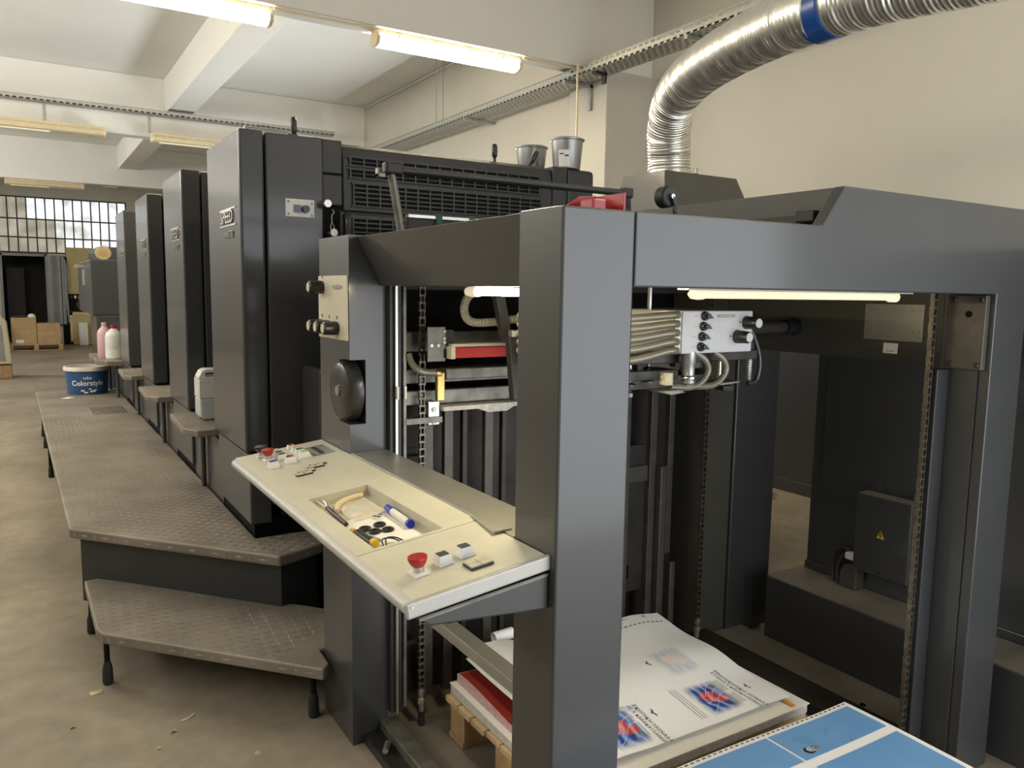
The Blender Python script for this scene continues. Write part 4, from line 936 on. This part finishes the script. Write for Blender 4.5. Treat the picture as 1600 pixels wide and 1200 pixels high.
# dark square grating let into the deck far back
g_ = MB()
for k in range(14): g_.box(.5+.02*k, .507+.02*k, 7.75, 8.2, ZP, ZP+.003)
g_.build('deck_grating', 'dark_plate', plat)
st = thing('step', (.5, 3.4, 0), 'low checker plate step in front of the platform', 'step')
SP = [(.19, 4.07), (.25, 4.075), (1.0, 3.27), (1.08, 3.17), (1.08, 2.83), (.912, 2.83), (.905, 2.7), (.87, 2.664), (.212, 3.393), (.195, 3.45)]
MB().prism(SP, 'z', .18, .225).build('tread', 'tread', st, bevel=.008, seg=3)
tread_bars(st, SP, .225, .0, 1.1, 2.4, 4.3, .034, math.radians(-48))
edge_bars(st, (.212, 3.393), (.87, 2.664), .183, .218)
for x, y in ((.226, 3.42), (.862, 2.76), (.207, 3.98), (.86, 3.3)):
    l_ = MB().cyl((x, y, .08), (x, y, .185), .011, n=10).build('leg', 'black', st, smooth=True)
    MB().lathe([(.018, 0), (.021, .012), (.019, .065), (.012, .095)], (x, y, 0), 'z', 12).build('rubber_foot', 'rubber', l_, smooth=True)
def small_step(y0, y1, label):
    t = thing('foot_step', (.8, (y0+y1)/2, ZP), label, 'step', 'small steps between the towers')
    P_ = [(.70, y0+.12), (.755, y0+.005), (1.0, y0+.005), (1.0, y1-.03), (.72, y1-.03)]
    MB().prism(P_, 'z', .815, .852).build('tread', 'tread', t, bevel=.006)
    tread_bars(t, P_, .852, .68, 1.02, y0, y1, .03)
    MB().cyl((.842, (y0+y1)/2, ZP), (.842, (y0+y1)/2, .815), .014, n=12).build('post', 'paint', t, smooth=True)
    return t
small_step(UY[0]+.72, UY[1]-.01, 'small tread step under the white jerrycan')
small_step(UY[1]+.72, UY[2]-.01, 'small pale tread step between the second and third towers')
small_step(UY[2]+.72, UY[3]-.12, 'small pale tread step before the farthest tower')
bn = thing('bench_step', (.8, 9.2, ZP), 'dusty bench step carrying the pink and white bottles', 'step')
MB().prism([(.62, 9.0), (.7, 8.75), (1.05, 8.75), (1.05, 9.9), (.62, 9.9)], 'z', .80, .85).build('tread', 'tread', bn, bevel=.006)
for y in (8.85, 9.6): MB().cyl((.8, y, ZP), (.8, y, .81), .016, n=10).build('post', 'paint', bn, smooth=True)

# jerrycan, bottles, bucket
jc = thing('jerrycan', (.93, 4.72, .854), 'translucent white jerrycan half hidden behind the nearest tower', 'jerrycan')
def jbody(m_, x0, x1, y0, y1, z0, z1, cut):
    pts = [(x0, z0+.02), (x0+.02, z0), (x1-.02, z0), (x1, z0+.02), (x1, z1-cut), (x1-cut*.7, z1), (x0+cut*.6, z1), (x0, z1-cut)]
    return m_.prism(pts, 'y', y0, y1)
# body with a real hand hole
for nm, mt_, z0, z1 in (('liquid_level', 'jug_liquid', .856, .98), ('can_body', 'jug', .98, 1.085)):
    MB().prism([(.825, z0+(.02 if z0 < .9 else 0)), (.845 if z0 < .9 else .825, z0), (1.005, z0), (1.005, z1), (.825, z1)], 'y', 4.62, 4.78).build(nm, mt_, jc, bevel=.012 if z0 < .9 else .003)
MB().prism([(.825, 1.087), (1.005, 1.087), (1.005, 1.098), (.87, 1.098), (.862, 1.104), (.862, 1.116), (.87, 1.122), (1.005, 1.122), (1.005, 1.14), (.865, 1.14), (.845, 1.13), (.828, 1.1)], 'y', 4.64, 4.76).build('handle', 'jug', jc, bevel=.003)
def bottle(x, y, z, r, h, mt_, capm, label, low=None):
    t = thing('plastic_bottle', (x, y, z), label, 'bottle')
    MB().lathe([(r*.9, 0), (r, .015), (r, h*.68), (r*.85, h*.78), (r*.4, h*.88), (r*.3, h*.92)], (x, y, z), 'z', 20).build('bottle_body', mt_, t, smooth=True)
    MB().lathe([(r*.36, h*.91), (r*.36, h*1.0), (r*.3, h*1.01)], (x, y, z), 'z', 14).build('cap', capm, t, smooth=True)
    if low: MB().lathe([(r*1.004, .016), (r*1.004, h*.3)], (x, y, z), 'z', 20, cap=False).build('liquid_level', low, t, smooth=True)
bottle(.735, 9.33, .85, .07, .36, 'pink', 'pink', 'pink plastic bottle on the bench step')
bottle(.80, 9.05, .85, .085, .345, 'jug', 'red', 'white plastic bottle with a red cap on the bench step', 'white_plastic')
bk = thing('paint_bucket', (.56, 9.4, ZP), 'blue paint bucket with a white rim on the platform end', 'bucket')
MB().lathe([(.185, 0), (.19, .01), (.205, .24), (.2, .245), (.19, .235), (.178, .02), (.001, .018)], (.56, 9.4, ZP), 'z', 40, cap=False).build('bucket_body', 'bucket_blue', bk, smooth=True)
MB().lathe([(.206, .24), (.219, .245), (.219, .275), (.214, .285), (.204, .285), (.2, .24)], (.56, 9.4, ZP), 'z', 40, cap=False).build('rim', 'bucket_white', bk, smooth=True)
MB().lathe([(.001, .215), (.19, .215)], (.56, 9.4, ZP), 'z', 30, cap=False).build('paint_surface', 'dark_plate', bk)
def bwrap(u, v, h):
    a = math.radians(270-3)+u/.2; r = .187+(v+.1)/.24*.0+.0
    zz = .118+v; r = .19+(zz-.01)/.23*.015+.002
    return (.56+math.cos(a)*r, 9.4+math.sin(a)*r, ZP+zz)
lettering('brand_lettering', 'Colorstyle', .075, bwrap, 'label_white', bk, 0, True)
cr_ = MB()
for k in range(5): 
    u = -.03+.015*k; P_ = [bwrap(u-.007, .045, 0), bwrap(u+.007, .045, 0), bwrap(u+(k-2)*.004, .07+.012*(k == 2), 0)]; cr_.bm.faces.new([cr_.bm.verts.new(Vector(p)) for p in P_])
cr_.build('crown_print', 'label_white', bk)
for u, v, s in ((-.05, -.075, .03), (.02, -.06, .02), (.05, -.085, .035), (-.02, -.095, .03), (.08, -.07, .02)):
    sp2 = MB(); n_ = 9; sp2.bm.faces.new([sp2.bm.verts.new(Vector(bwrap(u+s*math.cos(2*math.pi*k/n_)*random.uniform(.5, 1.1), v+s*.4*math.sin(2*math.pi*k/n_)*random.uniform(.5, 1.1), 0))) for k in range(n_)])
    sp2.build('paint_splash', 'label_white', bk)

# ================================================================== PAPER PILES
def pallet(x0, x1, y0, y1, z0, z1, label, nb=8):
    t = thing('pallet', ((x0+x1)/2, (y0+y1)/2, z0), label, 'pallet')
    w = (y1-y0)/nb
    for i in range(nb): B(x0-.012+random.uniform(-.006, .006), x1, y0+i*w+.004, y0+(i+1)*w-.004, z1-.02, z1).build('deck_board', 'wood_pale', t, bevel=.002)
    for y in (y0+.005, (y0+y1)/2-.05, y1-.105):
        for x in (x0+.005, (x0+x1)/2-.05, x1-.105): B(x, x+.1, y, y+.1, z0+.018, z1-.034).build('block', 'wood', t, bevel=.002)
        B(x0, x1, y, y+.1, z0, z0+.018).build('bottom_board', 'wood', t)
    for x in (x0+.005, (x0+x1)/2-.05, x1-.105): B(x, x+.1, y0+.004, y1-.004, z1-.034, z1-.021).build('stringer', 'wood', t)
    return t
pallet(1.22, 2.22, 1.62, 2.35, .03, .185, 'wooden pallet under the white printed sheets')
B(1.1, 2.45, 1.1, 2.5, .0, .028).build('lifting_plate', 'tread', fd)
def hb_(x, y): return .222+.006*math.sin(x*7)*math.sin(y*6)
stk = thing('paper_stack', (1.7, 1.97, .187), 'cream paper stack lying on the pallet under the printed sheets', 'paper stack')
m_ = MB()
def slab(m_, x0, x1, y0, y1, zb, hf, n=14):
    tp = [[m_.V((x0+(x1-x0)*i/n, y0+(y1-y0)*j/n, hf(x0+(x1-x0)*i/n, y0+(y1-y0)*j/n))) for j in range(n+1)] for i in range(n+1)]
    bt = [[m_.V((x0+(x1-x0)*i/n, y0+(y1-y0)*j/n, zb(x0+(x1-x0)*i/n, y0+(y1-y0)*j/n) if callable(zb) else zb)) for j in range(n+1)] for i in range(n+1)]
    for i in range(n):
        for j in range(n):
            m_.bm.faces.new((tp[i][j], tp[i+1][j], tp[i+1][j+1], tp[i][j+1])); m_.bm.faces.new((bt[i][j], bt[i][j+1], bt[i+1][j+1], bt[i+1][j]))
    for i in range(n):
        m_.bm.faces.new((tp[i][0], bt[i][0], bt[i+1][0], tp[i+1][0])); m_.bm.faces.new((tp[i][n], tp[i+1][n], bt[i+1][n], bt[i][n]))
        m_.bm.faces.new((tp[0][i], tp[0][i+1], bt[0][i+1], bt[0][i])); m_.bm.faces.new((tp[n][i], bt[n][i], bt[n][i+1], tp[n][i+1]))
    return m_
slab(MB(), 1.225, 2.215, 1.618, 2.345, .187, lambda x, y: hb_(x, y)-.004).build('sheet_block', 'paper_edge', stk, smooth=True)
slab(MB(), 1.222, 2.218, 1.612, 2.348, lambda x, y: hb_(x, y)-.0035, hb_).build('top_sheets', 'paper', stk, smooth=True)
mm = MB(); mm.poly([(2.14, 1.622, .2245), (2.16, 1.622, .2245), (2.165, 1.672, .2245), (2.145, 1.672, .2245)]); mm.build('colour_patch', 'ink_orange', stk)
def hp(x, y): return hb_(x, y)+.001+.028*max(0, min(1, (y-1.68)/.3))*max(0, min(1, (2.16-x)/.1))*1+.004*math.sin(x*9)
pk = thing('pink_edged_sheets', (1.5, 2.0, .224), 'pink edged paper layer with a red sheet on the left of the pile', 'paper stack')
slab(MB(), 1.245, 1.46, 1.68, 2.335, lambda x, y: hb_(x, y)+.0005, lambda x, y: hb_(x, y)+.026+.008*math.sin(y*9)).build('sheet_block', 'paper_pink', pk, smooth=True)
slab(MB(), 1.252, 1.46, 1.7, 2.33, lambda x, y: hb_(x, y)+.0262+.008*math.sin(y*9), lambda x, y: hb_(x, y)+.0272+.008*math.sin(y*9)).build('red_sheet', 'paper_red', pk, smooth=True)
# curled top sheet with the medical print
def sm(a, b, t): t = max(0, min(1, (t-a)/(b-a))); return t*t*(3-2*t)
def hs2(x, y):
    v = (y-1.64)/.7; u = (x-1.3)/.9
    lift = .012*(1-sm(.8, 1.0, u)) + .042*sm(0, .55, v)*(1-.35*sm(.75, 1, u)) + .018*v
    lift += .010*(1-sm(.12, .32, u)) + .004*math.sin(v*5.5+u*2)+.006*math.sin(v*13+1)*sm(.55, 1, u)+.004*math.sin(u*7)*sm(0, .4, v)
    return hb_(x, y)+.006+lift
SX0, SX1, SY0, SY1 = 1.275, 2.175, 1.655, 2.33
ps = thing('printed_sheet', (1.7, 2.0, .25), 'curled white printed sheet with colour anatomy pictures on the pile', 'printed sheet')
m_ = MB(); m_.grid(lambda i, j: (SX0+(SX1-SX0)*i, SY0+(SY1-SY0)*j, hs2(SX0+(SX1-SX0)*i, SY0+(SY1-SY0)*j)), 40, 34); m_.build('sheet', 'paper_white', ps, smooth=True)
def on(x, y, h=.0009): return (x, y, hs2(x, y)+h)
def decal(name, pts, mt_, par, h=.0009, fan=True):
    d_ = MB(); cx = sum(p[0] for p in pts)/len(pts); cy = sum(p[1] for p in pts)/len(pts)
    c_ = d_.V(on(cx, cy, h)); v_ = [d_.V(on(p[0], p[1], h)) for p in pts]; n_ = len(v_)
    for k in range(n_): d_.bm.faces.new((c_, v_[k], v_[(k+1) % n_]))
    return d_.build(name, mt_, par)
def print_mat(name, cols, scale, fade):
    m = bpy.data.materials.new(name); m.use_nodes = True; nt = m.node_tree; b = nt.nodes['Principled BSDF']; b.inputs['Roughness'].default_value = .5
    tc = nt.nodes.new('ShaderNodeTexCoord')
    w = nt.nodes.new('ShaderNodeTexWave'); w.inputs['Scale'].default_value = scale; w.inputs['Distortion'].default_value = 9; w.inputs['Detail'].default_value = 2; w.inputs['Detail Scale'].default_value = 1.2
    nt.links.new(tc.outputs['Object'], w.inputs['Vector'])
    r = nt.nodes.new('ShaderNodeValToRGB')
    for i, (p, c) in enumerate(cols):
        e = r.color_ramp.elements[i] if i < 2 else r.color_ramp.elements.new(p)
        e.position = p; e.color = (*c, 1)
    nt.links.new(w.outputs['Fac'], r.inputs[0])
    gr = nt.nodes.new('ShaderNodeAttribute'); gr.attribute_name = 'edge'
    mx = nt.nodes.new('ShaderNodeMix'); mx.data_type = 'RGBA'; mx.inputs[6].default_value = (.95, .94, .91, 1)
    ml = nt.nodes.new('ShaderNodeMath'); ml.operation = 'MULTIPLY'; ml.inputs[1].default_value = fade
    nt.links.new(gr.outputs['Fac'], ml.inputs[0]); nt.links.new(ml.outputs[0], mx.inputs[0]); nt.links.new(r.outputs[0], mx.inputs[7])
    nt.links.new(mx.outputs[2], b.inputs['Base Color']); MATS[name] = m
blues = [(0, (.03, .05, .22)), (1, (.32, .45, .75)), (.45, (.06, .13, .42)), (.8, (.14, .28, .6))]
print_mat('print_blue', blues, 9, 1); print_mat('print_faded', blues, 9, .28)
pinks = [(0, (.5, .05, .08)), (1, (.8, .35, .38)), (.5, (.65, .14, .16))]
print_mat('print_pink', pinks, 9, 1); print_mat('print_pink_faded', [(0, (.85, .68, .62)), (1, (.92, .84, .78)), (.5, (.9, .78, .72))], 22, 1)
def soft_rect(name, x0, x1, y0, y1, mt_, par, h=.0009, n=16):
    d_ = MB(); d_.grid(lambda i, j: on(x0+(x1-x0)*i, y0+(y1-y0)*j, h), n, n); o = d_.build(name, mt_, par)
    at_ = o.data.attributes.new('edge', 'FLOAT', 'POINT')
    for v in o.data.vertices:
        p = v.co+ORG[o.name]; a = min((p.x-x0)/(x1-x0), (x1-p.x)/(x1-x0))/.16; b_ = min((p.y-y0)/(y1-y0), (y1-p.y)/(y1-y0))/.16
        at_.data[v.index].value = max(0, min(1, a))*max(0, min(1, b_))
    return o
def ring(cx, cy, rx, ry, n=20, ph=0, wob=.12): return [(cx+rx*math.cos(2*math.pi*k/n)*(1+wob*math.sin(3*2*math.pi*k/n+ph)), cy+ry*math.sin(2*math.pi*k/n)*(1+wob*math.cos(2*2*math.pi*k/n))) for k in range(n)]
def anatomy(cx, cy, faded, par):
    w, h = .15, .17
    soft_rect('picture', cx-w/2, cx+w/2, cy-h/2, cy+h/2, 'print_faded' if faded else 'print_blue', par)
    pm = 'print_pink_faded' if faded else 'print_pink'
    def full(o):
        a_ = o.data.attributes.new('edge', 'FLOAT', 'POINT')
        for v in o.data.vertices: a_.data[v.index].value = 1
    full(decal('picture_organ', ring(cx-.005, cy+.008, .036, .034), pm, par, .0014)); full(decal('picture_organ', ring(cx+.024, cy-.016, .03, .02, ph=1), pm, par, .0016))
    if not faded:
        for k in range(3):
            a = -.06+.05*k; q = MB(); pts = smooth_path([on(cx-.06+.02*k, cy-.07+.05*k, .0018), on(cx-.02, cy-.045+.03*k, .0018), on(cx+.03, cy+.0+.03*k, .0018), on(cx+.065, cy+.01+.03*k, .0018)]); q.tube(pts, .0006, 4); q.build('picture_vein', 'paper_white', par)
anatomy(1.915, 1.766, False, ps); anatomy(1.51, 1.755, False, ps); anatomy(1.945, 1.99, True, ps)
def block_text(xc, yc, par):
    f = lambda dx: (lambda u, v, h: on(xc+dx+v, yc-u, .0022))
    lettering('heading_lettering', 'ΕΝΔΟΣΚΟΠΙΚΗ ΜΟΝΑΔΑ', .0185, f(0), 'ink_black', par, spacing=1.12)
    lettering('heading_lettering', 'ΣΤΟΡΗΣ Χ ΚΑΡΑΚΑΤΣΑΝΗΣ', .0165, f(-.021), 'ink_black', par, spacing=1.05)
    t_ = MB()
    for k in range(5):
        for a in range(2): 
            u0 = -.075+.08*a; x_ = xc-.042-.011*k
            t_.poly([on(x_, yc-u0, .001), on(x_+.0032, yc-u0, .001), on(x_+.0032, yc-u0-.06, .001), on(x_, yc-u0-.06, .001)])
    t_.build('body_text', 'ink_grey', par)
def emblem(x, y, par):
    decal('emblem', [(x, y), (x+.006, y-.012), (x+.002, y-.022), (x-.004, y-.006), (x-.012, y-.002), (x-.003, y+.004), (x+.004, y+.018), (x+.006, y+.004)], 'ink_brown', par)
block_text(2.045, 1.766, ps); block_text(1.62, 1.766, ps); emblem(2.088, 1.775, ps); emblem(1.66, 1.78, ps); emblem(1.845, 2.016, ps)
t_ = MB()
for k in range(3):
    x_ = 1.815-.012*k; t_.poly([on(x_, 1.85, .001), on(x_+.0022, 1.85, .001), on(x_+.0022, 1.69, .001), on(x_, 1.69, .001)])
t_.build('caption_text', 'ink_grey', ps)
for k in range(36):
    x_ = 1.32+.0232*k; decal('register_dash', [(x_, 2.262), (x_+.014, 2.262), (x_+.014, 2.268), (x_, 2.268)], 'ink_brown' if k % 3 else 'ink_black', ps)
decal('grey_bar', [(1.9, 2.305), (2.09, 2.305), (2.09, 2.32), (1.9, 2.32)], 'ink_grey', ps)
# loose curled sheet at the left of the pile
m_ = MB(); m_.grid(lambda i, j: (1.285+.33*i, 2.315-.02*i-.5*j, .325+.03*(1-i)*(1-j)+.012*math.sin(j*4)+.012*math.sin(i*5)), 16, 16)
cs_ = m_.build('loose_sheet', 'paper_white', smooth=True); tag(cs_, 'loose white sheet sticking out at the left of the pile', 'paper sheet')
m_ = MB(); m_.tube([(1.42, 2.38, .33), (1.5, 2.38, .335)], .022, 16, cap=False); cs_ = m_.build('rolled_sheet', 'paper_white', smooth=True); tag(cs_, 'small rolled white paper behind the pile', 'paper roll')
# blue printed pile in front
pallet(1.21, 2.2, .76, 1.46, .03, .185, 'wooden pallet under the blue printed sheets')
def zb_(x, y): return .298+.006*math.sin((x-1.2)*5.0)+.004*math.sin(y*6)
bp_ = thing('blue_sheet_pile', (1.7, 1.1, .187), 'stack of blue printed sheets with white borders in the foreground', 'paper stack')
slab(MB(), 1.212, 2.203, .765, 1.47, .186, lambda x, y: zb_(x, y)-.003).build('sheet_block', 'paper_edge', bp_, smooth=True)
slab(MB(), 1.208, 2.207, .76, 1.474, lambda x, y: zb_(x, y)-.0028, zb_, 30).build('top_sheet', 'paper_white', bp_, smooth=True)
mat('print_sky', (.17, .36, .64), .4, noise=.16, nscale=7, col2=(.15, .35, .66))
mat('print_sky_pale', (.16, .38, .68), .4, noise=.25, nscale=9)
mat('face_tone', (.5, .58, .62), .5)
def onb(x, y, h=.0008): return (x, y, zb_(x, y)+h)
def bpatch(name, x0, x1, y0, y1, mt_, h=.0008, n=12):
    d_ = MB(); d_.grid(lambda i, j: onb(x0+(x1-x0)*i, y0+(y1-y0)*j, h), n, n); return d_.build(name, mt_, bp_)
def bdecal(name, pts, mt_, h=.0012):
    d_ = MB(); cx = sum(p[0] for p in pts)/len(pts); cy = sum(p[1] for p in pts)/len(pts)
    c_ = d_.V(onb(cx, cy, h)); v_ = [d_.V(onb(p[0], p[1], h)) for p in pts]
    for k in range(len(v_)): d_.bm.faces.new((c_, v_[k], v_[(k+1) % len(v_)]))
    return d_.build(name, mt_, bp_)
for x0, x1 in ((1.812, 2.188), (1.42, 1.804), (1.22, 1.412)):
    bpatch('printed_panel', x0, x1, 1.315, 1.452, 'print_sky'); bpatch('printed_panel', x0, x1, .9, 1.283, 'print_sky')
for k in range(44):
    x_ = 1.225+.0222*k; bdecal('register_dash', [(x_, 1.463), (x_+.013, 1.463), (x_+.013, 1.468), (x_, 1.468)], 'ink_brown' if k % 3 else 'ink_black')
bdecal('portrait_hair', ring(1.866, 1.346, .019, .016, wob=.03), 'ink_black'); bdecal('portrait_face', ring(1.876, 1.348, .018, .0125, wob=.04), 'face_tone', .0015)
bdecal('portrait_beard', ring(1.889, 1.35, .0075, .009, wob=.05), 'ink_black', .0018); bdecal('portrait_mouth', ring(1.889, 1.35, .004, .0055, wob=.05), 'face_tone', .002)
bdecal('portrait_neck', [(1.896, 1.338), (1.915, 1.342), (1.913, 1.356), (1.898, 1.36)], 'ink_grey', .0013)
for dy in (-.006, .006): bdecal('portrait_eye', ring(1.875, 1.348+dy, .0015, .003, wob=0), 'ink_black', .002)
bdecal('pale_print', ring(1.93, 1.39, .07, .03, ph=.7, wob=.3), 'print_sky_pale', .001); bdecal('pale_print', ring(1.6, 1.37, .06, .035, ph=2, wob=.3), 'print_sky_pale', .001); bdecal('pale_print', ring(1.97, 1.17, .06, .05, ph=2, wob=.3), 'print_sky_pale', .001)
bdecal('small_print', [(2.02, 1.322), (2.032, 1.318), (2.034, 1.328), (2.024, 1.33)], 'ink_grey', .0013)

# ================================================================== FAR END OF THE HALL
dl = thing('delivery_unit', (1.8, 11.4, 0), 'low grey delivery section of the press beyond the towers', 'delivery unit')
B(.7, 2.8, 10.36, 12.6, 1.25, 1.90).build('upper_body', 'paint', dl, bevel=.015)
MB().box(.74, 2.8, 10.37, 10.6, 0, 1.25).build('lower_body', 'paint', dl, bevel=.01)
B(1.0, 2.8, 10.6, 12.6, 0, 1.25).build('pile_bay', 'paint_black', dl)
B(.95, 2.8, 12.6, 14.4, 0, 2.14).build('rear_body', 'paint', dl, bevel=.015)
B(.62, .70, 11.5, 11.8, 1.82, 1.86).build('tray_lip', 'galv', dl)
B(.69, .7, 11.2, 11.6, 1.6, 1.8).build('side_plate', 'can_grey', dl)
rl = thing('tape_roll', (.87, 10.7, 1.9), 'yellow tape roll standing on the delivery section', 'tape roll')
MB().lathe([(.035, -.03), (.08, -.03), (.085, -.02), (.085, .02), (.08, .03), (.035, .03)], (.87, 10.7, 1.985), 'y', 28).build('roll', 'yellow_panel', rl, smooth=True)
MB().lathe([(.03, -.034), (.045, -.034), (.045, .034), (.03, .034)], (.87, 10.7, 1.985), 'y', 20).build('core', 'cardboard', rl, smooth=True)
pf = pallet(-.3, .85, 22.3, 23.1, 0, .16, 'far wooden pallet under two cardboard boxes', 5)
def carton(x0, x1, y0, y1, z0, z1, label):
    t = thing('cardboard_box', ((x0+x1)/2, (y0+y1)/2, z0), label, 'box', 'cardboard boxes on the far pallet')
    B(x0, x1, y0, y1, z0, z1).build('carton', 'cardboard', t, bevel=.008)
    B(x0-.001, x1+.001, y0-.002, y0+.001, z0+(z1-z0)*.48, z0+(z1-z0)*.52).build('tape', 'wood_pale', t)
    return t
c_ = carton(-.22, .3, 22.35, 22.95, .162, .80, 'taller cardboard box with a white label on the far pallet')
B(-.14, .02, 22.345, 22.35, .19, .27).build('label', 'label_white', c_)
carton(.31, .8, 22.35, 22.95, .162, .66, 'lower cardboard box on the right of the far pallet')
tag(MB().lathe([(.001, .09), (.05, .08), (.085, .04), (.09, 0)], (.21, 22.6, .802), 'z', 16).build('paper_ball', 'paper_white', smooth=True), 'white crumpled ball on the taller cardboard box', 'paper')
tag(B(-.18, .09, 22.4, 22.8, .802, .85).build('black_case', 'plastic_black', bevel=.01), 'flat black case on the taller cardboard box', 'case')
sc_ = thing('strip_curtain', (.85, 24.4, 0), 'grey quilted door flap beside the far doorway', 'door flap')
MB().grid(lambda i, j: (.62+.42*i, 24.4-.04*math.sin(i*7), .55+1.82*j), 20, 6).build('flap', 'strip_grey', sc_, smooth=True)
MB().tube(smooth_path([(1.0, 24.3, 2.36), (1.06, 24.28, 2.1), (1.06, 24.28, 1.3), (1.1, 24.28, .6)]), .03, 8).build('flap_edge', 'strip_grey', sc_, smooth=True)
B(.95, 1.1, 24.42, 24.58, 0, 2.35).build('post', 'black', sc_)
yc = thing('yellow_cabinet', (1.3, 24.3, 0), 'open yellow electric cabinet against the far wall', 'cabinet')
B(1.1, 1.75, 24.4, 24.58, 1.36, 2.6).build('upper_door', 'yellow_panel', yc, bevel=.01)
B(1.12, 1.75, 24.42, 24.58, .9, 1.36).build('open_bay', 'black', yc)
MB().lathe([(.02, -.05), (.13, -.05), (.15, 0), (.13, .02)], (1.4, 24.36, 1.07), 'y', 18).build('fan', 'dark_steel', yc, smooth=True)
for k in range(5): B(1.15+.09*k, 1.2+.09*k, 24.38, 24.43, 1.22+random.uniform(-.03, .03), 1.32).build('component', random.choice(['steel', 'white_plastic', 'dark_steel']), yc)
MB().box(1.1, 1.78, 24.1, 24.14, .02, .88).build('lower_door', 'yellow_panel', yc, bevel=.01)
MB().box(1.1, 1.78, 24.085, 24.1, .8, .88).box(1.1, 1.78, 24.085, 24.1, .02, .1).box(1.1, 1.16, 24.085, 24.1, .02, .88).build('door_rim', 'amber_cap', yc)
tag(MB().box(1.28, 1.5, 23.8, 23.95, 0, .62).build('white_canister', 'white_plastic', bevel=.03), 'white canister in front of the yellow cabinet', 'canister')
wb_ = thing('white_crate', (-.5, 16, 0), 'cream white panel leaning on a pallet at the left picture edge', 'panel')
MB().prism([(-.9, .24), (-.17, .24), (-.22, .95), (-.3, 1.08), (-.9, 1.2)], 'y', 15.9, 16.3).build('panel', 'panel_cream', wb_, bevel=.02)
MB().prism([(-.9, .3), (-.27, .3), (-.3, .9), (-.9, 1.05)], 'y', 15.885, 15.9).build('panel_face', 'strip_grey', wb_)
B(-.95, -.18, 15.88, 16.35, 0, .22).build('pallet_block', 'wood', wb_, bevel=.01)
tag(B(-.58, -.33, 22.0, 22.5, 0, .75).build('white_sack', 'white_plastic', bevel=.08, seg=3), 'white sack standing left of the cardboard boxes', 'sack')
# scraps on the floor
for i, (x, y, s, lbn) in enumerate(((.178, 3.364, .03, 'pale green leaf scrap beside the step leg'), (.084, 3.126, .014, 'small yellow scrap left of the step'), (.392, 2.916, .018, 'yellow brown scrap in front of the step'), (.333, 2.825, .012, 'tiny pale scrap near the picture bottom'), (.62, 2.62, .014, 'small pale scrap near the control column foot'))):
    l_ = MB(); l_.grid(lambda a, b: (x+s*(a-.5)*1.6*(1-.5*abs(b-.5)), y+s*(b-.5)*1.3, .002+.006*math.sin(a*3)*math.sin(b*4+i)), 5, 5)
    tag(l_.build('leaf_scrap', 'leaf' if i else 'amber_cap', smooth=True), lbn, 'leaf')
tag(MB().tube(smooth_path([(.43, 2.97, .004), (.455, 2.975, .006), (.48, 3.0, .004)]), .0025, 6).build('plastic_strip', 'white_plastic', smooth=True), 'thin white plastic strip on the floor before the step', 'strip')
tag(MB().prism([(.30, 9.0), (.36, 8.95), (.42, 9.02), (.36, 9.08)], 'z', ZP+.001, ZP+.003).build('paper_scrap', 'paper'), 'flat paper scrap near the bucket on the platform', 'paper')
